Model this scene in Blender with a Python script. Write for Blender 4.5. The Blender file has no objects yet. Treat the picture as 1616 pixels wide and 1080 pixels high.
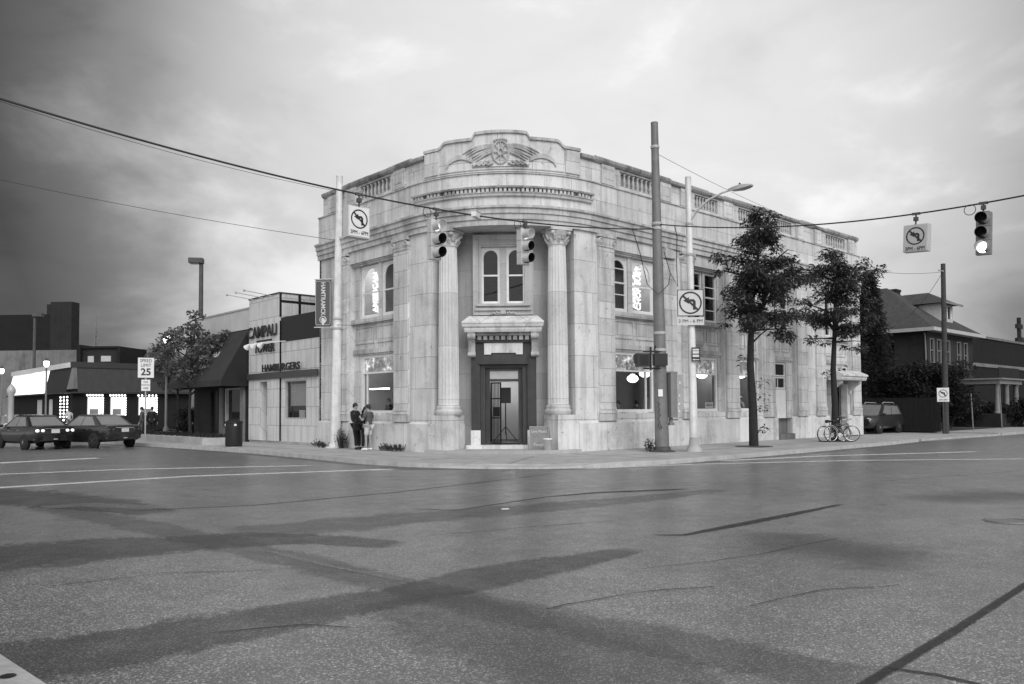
import bpy, bmesh, math, random
from mathutils import Vector, Matrix
random.seed(7)
R_ = math.radians
sc = bpy.context.scene
COL = sc.collection
# ------------------------------------------------------------------ camera
PITCH = math.atan(48 / 1267); ROLL = .0067
cam_d = bpy.data.cameras.new("camera"); cam = bpy.data.objects.new("camera", cam_d); COL.objects.link(cam)
cam_d.sensor_width = 36; cam_d.lens = 36 * 1267 / 1616; cam_d.shift_y = 57 / 1616
cam_d.clip_start = .1; cam_d.clip_end = 3000
CAM_H = 1.56
cam.matrix_world = Matrix.Translation((0, 0, CAM_H)) @ Matrix.Rotation(R_(90) + PITCH, 4, 'X') @ Matrix.Rotation(-ROLL, 4, 'Z')
sc.camera = cam
# ------------------------------------------------------------------ light
SUN_EL, SUN_AZ = R_(38), R_(158)          # azimuth clockwise from +Y: behind the viewer, to the right
w = bpy.data.worlds.new("World"); sc.world = w; w.use_nodes = True
nt = w.node_tree; nt.nodes.clear()
def N(nt, t, **kw):
    n = nt.nodes.new(t)
    for k, v in kw.items():
        if k == 'op': n.operation = v
        else: setattr(n, k, v)
    return n
def LK(nt, a, b): nt.links.new(a, b)
def ramp(nt, stops, interp='LINEAR'):
    n = nt.nodes.new('ShaderNodeValToRGB'); n.color_ramp.interpolation = interp
    el = n.color_ramp.elements
    while len(el) < len(stops): el.new(.5)
    for e, (p, v) in zip(el, stops): e.position = p; e.color = (v, v, v, 1)
    return n
def mth(nt, op, a, b=None, c=None):
    n = nt.nodes.new('ShaderNodeMath'); n.operation = op
    for i, q in enumerate((a, b, c)):
        if q is None: continue
        if isinstance(q, (int, float)): n.inputs[i].default_value = q
        else: nt.links.new(q, n.inputs[i])
    return n.outputs[0]
out = N(nt, 'ShaderNodeOutputWorld'); bg = N(nt, 'ShaderNodeBackground')
sky = N(nt, 'ShaderNodeTexSky', sky_type='NISHITA', sun_disc=False); sky.sun_elevation = SUN_EL; sky.sun_rotation = SUN_AZ
bw = N(nt, 'ShaderNodeRGBToBW'); LK(nt, sky.outputs[0], bw.inputs[0])
tc = N(nt, 'ShaderNodeTexCoord')
nrm = N(nt, 'ShaderNodeVectorMath', op='NORMALIZE'); LK(nt, tc.outputs['Generated'], nrm.inputs[0])
def dotv(v):
    n = N(nt, 'ShaderNodeVectorMath', op='DOT_PRODUCT'); LK(nt, nrm.outputs[0], n.inputs[0]); n.inputs[1].default_value = v
    return n.outputs['Value']
bd = Vector((.10, .93, .31)).normalized()
dt = dotv(bd)
rp = ramp(nt, [(0, 1.0), (.45, .62), (.70, .14), (.895, .06), (.916, .125), (.935, .23), (.955, .42), (.968, .52), (.984, .60), (1, .64)])
LK(nt, mth(nt, 'MULTIPLY_ADD', dt, .5, .5), rp.inputs[0])
sx = N(nt, 'ShaderNodeSeparateXYZ'); LK(nt, nrm.outputs[0], sx.inputs[0])
den = mth(nt, 'ADD', mth(nt, 'MAXIMUM', sx.outputs[2], 0), .22)
cx = N(nt, 'ShaderNodeCombineXYZ')
LK(nt, mth(nt, 'DIVIDE', sx.outputs[0], den), cx.inputs[0]); LK(nt, mth(nt, 'DIVIDE', sx.outputs[1], den), cx.inputs[1])
mp = N(nt, 'ShaderNodeMapping'); mp.inputs['Rotation'].default_value = (0, R_(-24), 0); mp.inputs['Scale'].default_value = (1.5, 1.5, 3.2)
LK(nt, nrm.outputs[0], mp.inputs[0])
n1 = N(nt, 'ShaderNodeTexNoise'); n1.inputs['Scale'].default_value = 1.9; n1.inputs['Detail'].default_value = 8; n1.inputs['Roughness'].default_value = .54; n1.inputs['Distortion'].default_value = .25
LK(nt, mp.outputs[0], n1.inputs['Vector'])
c1 = ramp(nt, [(.30, .25), (.5, .95), (.68, 2.3)], 'EASE'); LK(nt, n1.outputs['Fac'], c1.inputs[0])
# clouds matter most where the sky is thick and dark
soft = mth(nt, 'SUBTRACT', .82, rp.outputs[0])
k = mth(nt, 'MULTIPLY_ADD', mth(nt, 'SUBTRACT', c1.outputs[0], 1.0), mth(nt, 'MINIMUM', mth(nt, 'MAXIMUM', soft, .16), 1.0), 1.0)
cloud = mth(nt, 'MULTIPLY', rp.outputs[0], k)
tot = mth(nt, 'ADD', mth(nt, 'MULTIPLY', cloud, 10.0), mth(nt, 'MULTIPLY', bw.outputs[0], .03))
LK(nt, tot, bg.inputs['Color']); bg.inputs['Strength'].default_value = .1
LK(nt, bg.outputs[0], out.inputs[0])
sl = bpy.data.lights.new("sun", 'SUN'); sl.energy = 1.5; sl.angle = R_(40); sl.color = (1, 1, 1)
so = bpy.data.objects.new("sun", sl); COL.objects.link(so)
sdir = Vector((math.sin(SUN_AZ) * math.cos(SUN_EL), math.cos(SUN_AZ) * math.cos(SUN_EL), math.sin(SUN_EL)))
so.rotation_euler = sdir.to_track_quat('Z', 'Y').to_euler(); so.location = (20, -30, 40)
sc.view_settings.view_transform = 'Standard'; sc.view_settings.look = 'None'; sc.view_settings.exposure = .38; sc.view_settings.gamma = 1
try:
    sc.cycles.use_denoising = True; sc.cycles.max_bounces = 6; sc.cycles.transparent_max_bounces = 12
except Exception: pass
# ------------------------------------------------------------------ frame of the bank's street corner
KX, KY = -.42, 26.03; RZ = R_(42.75)
EX = Vector((math.cos(RZ), math.sin(RZ), 0)); EY = Vector((-math.sin(RZ), math.cos(RZ), 0)); K0 = Vector((KX, KY, 0))
def W(x, y, z=0): return K0 + EX * x + EY * y + Vector((0, 0, z))
ROAD = -.13
# ------------------------------------------------------------------ materials
MATS = {}
def base_mat(name):
    m = bpy.data.materials.new(name); m.use_nodes = True; MATS[name] = m
    return m, m.node_tree, m.node_tree.nodes['Principled BSDF']
def G(v): return (v, v, v, 1)
def pm(name, v, rough=.7, var=.15, scale=3, metal=0, bump=0, bscale=40, streak=0, spec=.5, coat=0):
    """grey paint / stone / metal with uneven tone and a little relief"""
    m, t, b = base_mat(name)
    b.inputs['Roughness'].default_value = rough; b.inputs['Metallic'].default_value = metal; b.inputs['Specular IOR Level'].default_value = spec
    b.inputs['Coat Weight'].default_value = coat; b.inputs['Coat Roughness'].default_value = .06
    c = N(t, 'ShaderNodeTexCoord')
    n = N(t, 'ShaderNodeTexNoise'); n.inputs['Scale'].default_value = scale; n.inputs['Detail'].default_value = 6; n.inputs['Roughness'].default_value = .65
    LK(t, c.outputs['Object'], n.inputs['Vector'])
    r = ramp(t, [(.3, v * (1 - var)), (.7, v * (1 + var))]); LK(t, n.outputs['Fac'], r.inputs[0]); col = r.outputs[0]
    if streak:
        mpp = N(t, 'ShaderNodeMapping'); mpp.inputs['Scale'].default_value = (5, 5, .35); LK(t, c.outputs['Object'], mpp.inputs[0])
        n2 = N(t, 'ShaderNodeTexNoise'); n2.inputs['Scale'].default_value = 1; n2.inputs['Detail'].default_value = 5; LK(t, mpp.outputs[0], n2.inputs['Vector'])
        r2 = ramp(t, [(.42, 1), (.72, 1 - streak)]); LK(t, n2.outputs['Fac'], r2.inputs[0])
        mx = N(t, 'ShaderNodeMixRGB', blend_type='MULTIPLY'); mx.inputs[0].default_value = 1; LK(t, col, mx.inputs[1]); LK(t, r2.outputs[0], mx.inputs[2]); col = mx.outputs[0]
    LK(t, col, b.inputs['Base Color'])
    if bump:
        n3 = N(t, 'ShaderNodeTexNoise'); n3.inputs['Scale'].default_value = bscale; n3.inputs['Detail'].default_value = 4; LK(t, c.outputs['Object'], n3.inputs['Vector'])
        bp = N(t, 'ShaderNodeBump'); bp.inputs['Strength'].default_value = bump; bp.inputs['Distance'].default_value = .02
        LK(t, n3.outputs['Fac'], bp.inputs['Height']); LK(t, bp.outputs[0], b.inputs['Normal'])
    return m
def stone(name, v, bw_, bh, dirt=.3, chips=.0, joint=.55, streak=.25, rough=.85, patch=.12):
    """ashlar in the UV metres of the wall: faint joints, blotches, run-off streaks, chips"""
    m, t, b = base_mat(name); b.inputs['Roughness'].default_value = rough; b.inputs['Specular IOR Level'].default_value = .25
    uv = N(t, 'ShaderNodeUVMap'); br = N(t, 'ShaderNodeTexBrick')
    br.inputs['Color1'].default_value = G(v * (1 + patch)); br.inputs['Color2'].default_value = G(v * (1 - patch)); br.inputs['Mortar'].default_value = G(v * joint)
    br.inputs['Scale'].default_value = 1; br.inputs['Brick Width'].default_value = bw_; br.inputs['Row Height'].default_value = bh
    br.inputs['Mortar Size'].default_value = .011; br.inputs['Mortar Smooth'].default_value = .4; br.inputs['Bias'].default_value = 0
    LK(t, uv.outputs[0], br.inputs['Vector']); col = br.outputs['Color']
    def mul(col, fac, lo):
        mx = N(t, 'ShaderNodeMixRGB', blend_type='MULTIPLY'); mx.inputs[0].default_value = 1; LK(t, col, mx.inputs[1]); LK(t, fac, mx.inputs[2]); return mx.outputs[0]
    c = N(t, 'ShaderNodeTexCoord')
    def noise(scale, detail=6, rough=.6, vec=None, dist=0):
        n = N(t, 'ShaderNodeTexNoise'); n.inputs['Scale'].default_value = scale; n.inputs['Detail'].default_value = detail; n.inputs['Roughness'].default_value = rough; n.inputs['Distortion'].default_value = dist
        LK(t, vec if vec else c.outputs['Object'], n.inputs['Vector']); return n.outputs['Fac']
    r = ramp(t, [(.3, 1 - dirt), (.5, 1), (.75, 1 + dirt * .35)]); LK(t, noise(.9, 7, .62), r.inputs[0]); col = mul(col, r.outputs[0], 0)
    if streak:
        mpp = N(t, 'ShaderNodeMapping'); mpp.inputs['Scale'].default_value = (3.2, 3.2, .22); LK(t, c.outputs['Object'], mpp.inputs[0])
        r = ramp(t, [(.47, 1.03), (.60, 1 - streak * .6), (.75, 1 - streak)]); LK(t, noise(1, 7, .68, mpp.outputs[0]), r.inputs[0]); col = mul(col, r.outputs[0], 0)
    r = ramp(t, [(.25, .8), (.45, 1), (.8, 1.06)]); LK(t, noise(14, 5, .7), r.inputs[0]); col = mul(col, r.outputs[0], 0)
    hgt = None
    nn = noise(5.5, 8, .68, dist=.6)
    rc = ramp(t, [(.335, 0), (.37, 1)]) if chips else None
    if chips:
        LK(t, nn, rc.inputs[0]); r2 = ramp(t, [(0, 1 - chips), (1, 1)]); LK(t, rc.outputs[0], r2.inputs[0]); col = mul(col, r2.outputs[0], 0)
    LK(t, col, b.inputs['Base Color'])
    hs = mth(t, 'SUBTRACT', mth(t, 'MULTIPLY', noise(22, 5, .7), .25), mth(t, 'MULTIPLY', br.outputs['Fac'], .5))
    if chips: hs = mth(t, 'ADD', hs, mth(t, 'MULTIPLY', rc.outputs[0], .6))
    bp = N(t, 'ShaderNodeBump'); bp.inputs['Strength'].default_value = .5; bp.inputs['Distance'].default_value = .02
    LK(t, hs, bp.inputs['Height']); LK(t, bp.outputs[0], b.inputs['Normal'])
    return m
def emit(name, s, v=1.0):
    m, t, b = base_mat(name); b.inputs['Base Color'].default_value = G(.8); b.inputs['Emission Color'].default_value = G(v); b.inputs['Emission Strength'].default_value = s
    return m
def glass(name, tint=.8, refl=.10):
    m = bpy.data.materials.new(name); m.use_nodes = True; MATS[name] = m; t = m.node_tree; t.nodes.clear()
    o = N(t, 'ShaderNodeOutputMaterial'); mx = N(t, 'ShaderNodeMixShader'); tr = N(t, 'ShaderNodeBsdfTransparent'); gl = N(t, 'ShaderNodeBsdfGlossy')
    tr.inputs[0].default_value = G(tint); gl.inputs['Roughness'].default_value = .02; gl.inputs[0].default_value = G(.9)
    g = N(t, 'ShaderNodeNewGeometry'); dp = N(t, 'ShaderNodeVectorMath', op='DOT_PRODUCT'); LK(t, g.outputs['Normal'], dp.inputs[0]); LK(t, g.outputs['Incoming'], dp.inputs[1])
    sch = mth(t, 'POWER', mth(t, 'SUBTRACT', 1, mth(t, 'ABSOLUTE', dp.outputs['Value'])), 5)
    LK(t, mth(t, 'MULTIPLY_ADD', sch, .8, refl), mx.inputs[0]); LK(t, tr.outputs[0], mx.inputs[1]); LK(t, gl.outputs[0], mx.inputs[2]); LK(t, mx.outputs[0], o.inputs[0])
    return m
stone('stone', .57, 1.25, .62, dirt=.3, chips=.45, joint=.5, streak=.34)
stone('stone_plain', .60, 2.4, 1.15, dirt=.24, chips=.42, joint=.5, patch=.08, streak=.34)
stone('stone_plinth', .60, 1.5, 1.6, dirt=.36, chips=.65, joint=.6, patch=.14)
stone('stone_trim', .50, 1.4, 5, dirt=.4, chips=.45, joint=.6, streak=.4)
stone('stone_coping', .36, 1.4, 5, dirt=.6, chips=.6, joint=.5, streak=.5)
stone('stone_col', .56, 9, 1.9, dirt=.16, chips=.2, joint=.7, streak=.18)
stone('stone_niche', .47, 1.3, .95, dirt=.14, chips=.12, joint=.75, streak=.15)
stone('brick_dark', .022, .22, .075, dirt=.3, joint=1.4, streak=.1)
stone('brick_black', .012, .22, .075, dirt=.3, joint=1.4, streak=.1)
stone('render_grey', .17, 6, 3, dirt=.3, streak=.3)
stone('tile', .62, .62, .85, dirt=.1, chips=0, joint=.3, streak=.22, rough=.35, patch=.03)
stone('brick_house', .03, .22, .075, dirt=.35, joint=1.5, streak=.2); stone('roof_shingle', .07, .3, .14, dirt=.2, joint=.7, streak=.1)
pm('portal', .038, .6, .35, 2, bump=.3, streak=.3)
pm('wood_white', .72, .5, .08, 4); pm('wood_grey', .45, .6, .1, 4)
pm('pole_white', .70, .45, .18, 2.5, streak=.3); pm('pole_grey', .17, .5, .2, 3, streak=.25, bump=.15)
pm('pole_dark', .06, .6, .3, 3); pm('wood_pole', .05, .9, .3, 6, bump=.4)
pm('black', .009, .5, .2, 5); pm('black_gloss', .02, .2, .1, 5); pm('cable', .02, .5, .1, 5)
pm('sign_white', .72, .45, .04, 3); pm('sign_grey', .55, .45, .06, 3); pm('sign_black', .012, .5, .1, 4)
pm('signal_body', .55, .4, .12, 5, streak=.2); pm('signal_yel', .24, .45, .12, 5); pm('signal_in', .006, .7, .1, 5); pm('lens_off', .03, .15, .2, 9)
pm('concrete', .36, .9, .22, 1.2, bump=.3, bscale=30); pm('kerb', .40, .9, .22, 2.5, bump=.4, bscale=20, streak=.2)
pm('metal_grey', .4, .4, .15, 4); pm('cabinet', .2, .5, .15, 4, streak=.2); pm('panel_grey', .42, .7, .1, 3)
pm('paper', .75, .8, .06, 8); pm('board', .2, .8, .2, 6); pm('bucket', .75, .4, .06, 6)
pm('bark', .022, .95, .4, 12, bump=.8, bscale=30); pm('bark_light', .07, .95, .4, 12, bump=.6, bscale=30)
pm('tyre', .012, .85, .2, 9); pm('rim', .5, .35, .1, 5, metal=.25); pm('chrome', .7, .15, .05, 5, metal=1)
pm('car_black', .006, .25, .1, 4, coat=.5, spec=.3); pm('car_dark', .02, .25, .1, 4, coat=.6, spec=.3); pm('car_silver', .45, .3, .08, 4, metal=.5, coat=1); pm('car_suv', .03, .28, .1, 4, coat=.6, spec=.3)
pm('plastic', .02, .5, .1, 5); pm('banner', .085, .7, .08, 3); pm('banner_dark', .03, .7, .08, 3)
pm('awning', .013, .9, .25, 2); pm('awning_front', .03, .85, .2, 2); pm('lettering', .02, .5, .2, 4); pm('letter_pale', .6, .6, .1, 4)
pm('skin', .30, .55, .06, 8); pm('hair', .015, .6, .2, 20); pm('cloth_black', .013, .9, .2, 8, bump=.2); pm('cloth_grey', .085, .9, .12, 8, bump=.2); pm('cloth_light', .52, .9, .08, 8, bump=.2); pm('cloth_mid', .2, .9, .1, 8); pm('shoe_white', .75, .6, .05, 8)
pm('lawn', .045, 1, .35, 25, bump=.6, bscale=60); pm('soil', .06, 1, .3, 9, bump=.5); pm('ground_far', .09, 1, .2, .3)
pm('inside_wall', .5, .9, .1, 1.5); pm('inside_dark', .10, .9, .15, 1.5); pm('inside_white', .6, .9, .08, 1.5)
pm('fascia', .025, .6, .15, 3); pm('mansard', .032, .7, .2, 3, streak=.2); pm('mansard_dark', .012, .7, .2, 3)
pm('fence', .012, .9, .3, 4, streak=.3); pm('trim_dim', .2, .6, .12, 4); pm('gold', .4, .5, .1, 3); pm('tile_band', .06, .5, .15, 3)
emit('lamp_glow', 5); emit('globe', 5.5); emit('neon', 1.25); emit('tube_light', 14); emit('bulb', 3); emit('green_lit', 5); emit('panel_lit', 1.15); emit('shop_lit', .75); emit('tail_lit', .6); emit('room_lit', 1.15); emit('panel_soft', .55); emit('lens_pale', .55); pm('sign_dim', .44, .45, .06, 3); emit('fill_glow', 14)
glass('glass', .82, .03); glass('glass_dark', .22, .05); glass('car_glass', .25, .10)
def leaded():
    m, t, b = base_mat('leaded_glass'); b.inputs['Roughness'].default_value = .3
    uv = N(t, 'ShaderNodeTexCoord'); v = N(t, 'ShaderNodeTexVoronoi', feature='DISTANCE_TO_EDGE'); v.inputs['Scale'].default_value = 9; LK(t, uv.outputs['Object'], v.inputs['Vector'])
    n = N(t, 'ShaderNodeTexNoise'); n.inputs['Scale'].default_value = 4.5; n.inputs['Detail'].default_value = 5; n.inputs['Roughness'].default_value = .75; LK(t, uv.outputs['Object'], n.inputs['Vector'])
    r = ramp(t, [(.40, .10), (.52, .35), (.60, .9), (.68, 1.6)]); LK(t, n.outputs['Fac'], r.inputs[0])  # room lamps caught in the glass, painted as blotchy emission
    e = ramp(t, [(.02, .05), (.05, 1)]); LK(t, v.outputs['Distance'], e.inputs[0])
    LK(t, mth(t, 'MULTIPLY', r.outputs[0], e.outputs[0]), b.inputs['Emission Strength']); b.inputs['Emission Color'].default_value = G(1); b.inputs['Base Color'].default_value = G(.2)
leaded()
def leaf_mat(name, v, tr=.3):
    m, t, b = base_mat(name); b.inputs['Roughness'].default_value = .6; b.inputs['Specular IOR Level'].default_value = .3
    g = N(t, 'ShaderNodeNewGeometry'); r = ramp(t, [(0, v * .55), (1, v * 1.6)]); LK(t, g.outputs['Random Per Island'], r.inputs[0]); LK(t, r.outputs[0], b.inputs['Base Color'])
    o = t.nodes['Material Output']; tl = N(t, 'ShaderNodeBsdfTranslucent'); LK(t, r.outputs[0], tl.inputs[0]); mx = N(t, 'ShaderNodeMixShader'); mx.inputs[0].default_value = tr
    LK(t, b.outputs[0], mx.inputs[1]); LK(t, tl.outputs[0], mx.inputs[2]); LK(t, mx.outputs[0], o.inputs[0])
leaf_mat('leaf_locust', .06); leaf_mat('leaf_small', .11); leaf_mat('leaf_dark', .018); leaf_mat('leaf_shrub', .03); leaf_mat('weed', .05); leaf_mat('leaf_hedge', .016)
def asphalt():
    m, t, b = base_mat('asphalt'); b.inputs['Specular IOR Level'].default_value = 1.0
    g = N(t, 'ShaderNodeTexCoord')
    def noise(s, d=6, r=.6, dist=0):
        n = N(t, 'ShaderNodeTexNoise'); n.inputs['Scale'].default_value = s; n.inputs['Detail'].default_value = d; n.inputs['Roughness'].default_value = r; n.inputs['Distortion'].default_value = dist
        LK(t, g.outputs['Object'], n.inputs['Vector']); return n.outputs['Fac']
    r1 = ramp(t, [(.3, .115), (.7, .175)]); LK(t, noise(.22, 7, .6, .5), r1.inputs[0])
    r2 = ramp(t, [(.34, .30), (.52, .85), (.66, 2.2)]); LK(t, noise(55, 6, .9), r2.inputs[0])
    vo = N(t, 'ShaderNodeTexVoronoi'); vo.inputs['Scale'].default_value = 85; LK(t, g.outputs['Object'], vo.inputs['Vector'])
    r3 = ramp(t, [(.70, .82), (.94, 2.9)]); sp = N(t, 'ShaderNodeSeparateXYZ'); LK(t, vo.outputs['Color'], sp.inputs[0]); LK(t, sp.outputs[0], r3.inputs[0])
    r4 = ramp(t, [(.35, .82), (.6, 1.12)]); LK(t, noise(1.6, 6, .7, .8), r4.inputs[0])
    c = mth(t, 'MULTIPLY', mth(t, 'MULTIPLY', r1.outputs[0], r4.outputs[0]), mth(t, 'MULTIPLY', r2.outputs[0], r3.outputs[0]))
    LK(t, c, b.inputs['Base Color'])
    rr = ramp(t, [(.3, .27), (.7, .40)]); LK(t, noise(3, 5), rr.inputs[0]); LK(t, rr.outputs[0], b.inputs['Roughness'])
    bp = N(t, 'ShaderNodeBump'); bp.inputs['Strength'].default_value = .06; bp.inputs['Distance'].default_value = .008
    LK(t, noise(60, 4, .8), bp.inputs['Height']); LK(t, bp.outputs[0], b.inputs['Normal'])
asphalt()
def overlay(name, v, edge=.28, dens=.9, rough=.8, ns=3.0, amp=.6, fade=.9):
    """sheet laid on the asphalt whose ragged edge fades out (u along, v across)"""
    m, t, b = base_mat(name); b.inputs['Roughness'].default_value = rough
    uv = N(t, 'ShaderNodeUVMap'); s = N(t, 'ShaderNodeSeparateXYZ'); LK(t, uv.outputs[0], s.inputs[0]); g = N(t, 'ShaderNodeTexCoord')
    n = N(t, 'ShaderNodeTexNoise'); n.inputs['Scale'].default_value = ns; n.inputs['Detail'].default_value = 8; n.inputs['Roughness'].default_value = .7; LK(t, g.outputs['Object'], n.inputs['Vector'])
    d = mth(t, 'MULTIPLY', mth(t, 'ABSOLUTE', mth(t, 'SUBTRACT', s.outputs[1], .5)), 2)
    nf = N(t, 'ShaderNodeTexNoise'); nf.inputs['Scale'].default_value = ns * 7; nf.inputs['Detail'].default_value = 6; nf.inputs['Roughness'].default_value = .8; LK(t, g.outputs['Object'], nf.inputs['Vector'])
    d2 = mth(t, 'ADD', mth(t, 'ADD', d, mth(t, 'MULTIPLY', mth(t, 'SUBTRACT', n.outputs['Fac'], .5), amp)), mth(t, 'MULTIPLY', mth(t, 'SUBTRACT', nf.outputs['Fac'], .5), amp * .7))
    du = mth(t, 'MULTIPLY', mth(t, 'ABSOLUTE', mth(t, 'SUBTRACT', s.outputs[0], .5)), 2)
    r = ramp(t, [(1 - edge, dens), (1, 0)], 'EASE'); LK(t, d2, r.inputs[0])
    ru = ramp(t, [(fade, 1), (1, 0)], 'EASE'); LK(t, du, ru.inputs[0])
    n2 = N(t, 'ShaderNodeTexNoise'); n2.inputs['Scale'].default_value = 45; n2.inputs['Detail'].default_value = 4; LK(t, g.outputs['Object'], n2.inputs['Vector'])
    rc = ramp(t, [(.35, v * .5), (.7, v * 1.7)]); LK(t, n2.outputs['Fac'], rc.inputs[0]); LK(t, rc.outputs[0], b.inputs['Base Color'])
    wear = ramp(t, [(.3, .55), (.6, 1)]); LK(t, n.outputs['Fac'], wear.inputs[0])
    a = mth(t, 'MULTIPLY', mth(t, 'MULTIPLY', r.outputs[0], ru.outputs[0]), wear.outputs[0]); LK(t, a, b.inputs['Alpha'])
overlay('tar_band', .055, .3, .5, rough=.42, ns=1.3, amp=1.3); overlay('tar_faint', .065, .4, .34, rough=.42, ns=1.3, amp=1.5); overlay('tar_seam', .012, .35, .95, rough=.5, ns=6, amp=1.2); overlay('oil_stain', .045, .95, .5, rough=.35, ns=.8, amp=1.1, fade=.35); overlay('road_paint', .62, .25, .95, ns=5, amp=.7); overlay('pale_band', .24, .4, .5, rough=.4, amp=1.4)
# ------------------------------------------------------------------ mesh helpers
class MB:
    def __init__(s): s.v = []; s.f = []; s.m = []; s.uv = {}
    def add(s, vs, fs, mi=0, uvs=None):
        b = len(s.v); s.v += [tuple(p) for p in vs]; s.f += [tuple(b + i for i in f) for f in fs]; s.m += [mi] * len(fs)
        if uvs:
            for i, q in enumerate(uvs): s.uv[b + i] = q
        return s
    def box(s, x0, x1, y0, y1, z0, z1, mi=0):
        return s.add([(x, y, z) for z in (z0, z1) for y in (y0, y1) for x in (x0, x1)], [(0, 2, 3, 1), (4, 5, 7, 6), (0, 1, 5, 4), (2, 6, 7, 3), (0, 4, 6, 2), (1, 3, 7, 5)], mi)
    def mbox(s, M, a0, a1, o0, o1, z0, z1, seg=1, mi=0):
        vs = []; uv = []; n = seg + 1
        for i in range(n):
            a = a0 + (a1 - a0) * i / seg
            for o, z in ((o0, z0), (o1, z0), (o1, z1), (o0, z1)): vs.append(M(a, o, z)); uv.append((a + o, z + o))
        fs = []
        for i in range(seg):
            for j in range(4): fs.append((i * 4 + j, i * 4 + (j + 1) % 4, i * 4 + 4 + (j + 1) % 4, i * 4 + 4 + j))
        fs += [(0, 3, 2, 1), (seg * 4, seg * 4 + 1, seg * 4 + 2, seg * 4 + 3)]
        return s.add(vs, fs, mi, uv)
    def prism(s, M, poly, o0, o1, mi=0):
        n = len(poly); vs = [M(a, o, z) for o in (o0, o1) for a, z in poly]
        fs = [tuple(range(n))[::-1], tuple(range(n, 2 * n))] + [(i, (i + 1) % n, n + (i + 1) % n, n + i) for i in range(n)]
        return s.add(vs, fs, mi, [(a + o, z) for o in (o0, o1) for a, z in poly])
    def strip(s, M, pts, o0, o1):
        """closed ribbon between outline pairs [(a,z0,z1)] with thickness"""
        vs = []; uv = []
        for a, z0, z1 in pts:
            for o, z in ((o0, z0), (o1, z0), (o1, z1), (o0, z1)): vs.append(M(a, o, z)); uv.append((a + o, z + o))
        fs = []; n = len(pts)
        for i in range(n - 1):
            for j in range(4): fs.append((i * 4 + j, i * 4 + (j + 1) % 4, i * 4 + 4 + (j + 1) % 4, i * 4 + 4 + j))
        fs += [(0, 3, 2, 1), ((n - 1) * 4, (n - 1) * 4 + 1, (n - 1) * 4 + 2, (n - 1) * 4 + 3)]
        return s.add(vs, fs, 0, uv)
    def sweep(s, path, prof, closed=True):
        vs = []; uv = []; L = 0; n = len(prof); last = None
        for (x, y, nx, ny) in path:
            if last: L += math.hypot(x - last[0], y - last[1])
            last = (x, y); acc = 0; lp = None
            for (o, z) in prof:
                if lp: acc += math.hypot(o - lp[0], z - lp[1])
                lp = (o, z); vs.append((x + nx * o, y + ny * o, z)); uv.append((L, prof[0][1] + acc))
        fs = []
        for i in range(len(path) - 1):
            for j in range(n - 1): fs.append((i * n + j, (i + 1) * n + j, (i + 1) * n + j + 1, i * n + j + 1))
        fs.append(tuple(range(n))); fs.append(tuple((len(path) - 1) * n + j for j in range(n))[::-1])
        return s.add(vs, fs, 0, uv)
    def tube(s, pts, rads, n=8, mi=0, cap=True):
        pts = [Vector(p) for p in pts]
        if isinstance(rads, (int, float)): rads = [rads] * len(pts)
        vs = []; prev = None
        for i, p in enumerate(pts):
            d = (pts[min(i + 1, len(pts) - 1)] - pts[max(i - 1, 0)])
            d = d.normalized() if d.length > 1e-9 else Vector((0, 0, 1))
            if prev is None: u = d.orthogonal().normalized()
            else: u = (prev - d * prev.dot(d)); u = u.normalized() if u.length > 1e-6 else d.orthogonal().normalized()
            prev = u; w_ = d.cross(u)
            for k in range(n):
                a = 2 * math.pi * k / n; vs.append(p + (u * math.cos(a) + w_ * math.sin(a)) * rads[i])
        fs = [(i * n + k, i * n + (k + 1) % n, (i + 1) * n + (k + 1) % n, (i + 1) * n + k) for i in range(len(pts) - 1) for k in range(n)]
        if cap: fs += [tuple(range(n))[::-1], tuple((len(pts) - 1) * n + k for k in range(n))]
        return s.add(vs, fs, mi)
    def lathe(s, prof, c=(0, 0, 0), n=24, axis='z', mi=0, mod=None):
        vs = []
        for (r, z) in prof:
            for k in range(n):
                a = 2 * math.pi * k / n; q = r * (mod(a, z) if mod else 1)
                p = (q * math.cos(a), q * math.sin(a), z)
                if axis == 'y': p = (p[0], p[2], p[1])
                if axis == 'x': p = (p[2], p[0], p[1])
                vs.append((p[0] + c[0], p[1] + c[1], p[2] + c[2]))
        fs = [(i * n + k, i * n + (k + 1) % n, (i + 1) * n + (k + 1) % n, (i + 1) * n + k) for i in range(len(prof) - 1) for k in range(n)]
        fs += [tuple(range(n))[::-1], tuple((len(prof) - 1) * n + k for k in range(n))]
        return s.add(vs, fs, mi)
    def ball(s, c, r, n=10, mi=0):
        rx, ry, rz = (r, r, r) if isinstance(r, (int, float)) else r
        vs = []; fs = []; m = max(5, n // 2 + 1)
        for i in range(1, m):
            t = math.pi * i / m
            for k in range(n): a = 2 * math.pi * k / n; vs.append((c[0] + rx * math.sin(t) * math.cos(a), c[1] + ry * math.sin(t) * math.sin(a), c[2] + rz * math.cos(t)))
        top = len(vs); vs += [(c[0], c[1], c[2] + rz), (c[0], c[1], c[2] - rz)]
        for i in range(m - 2):
            for k in range(n): fs.append((i * n + k, (i + 1) * n + k, (i + 1) * n + (k + 1) % n, i * n + (k + 1) % n))
        for k in range(n): fs.append((top, k, (k + 1) % n)); fs.append((top + 1, (m - 2) * n + (k + 1) % n, (m - 2) * n + k))
        return s.add(vs, fs, mi)
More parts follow.
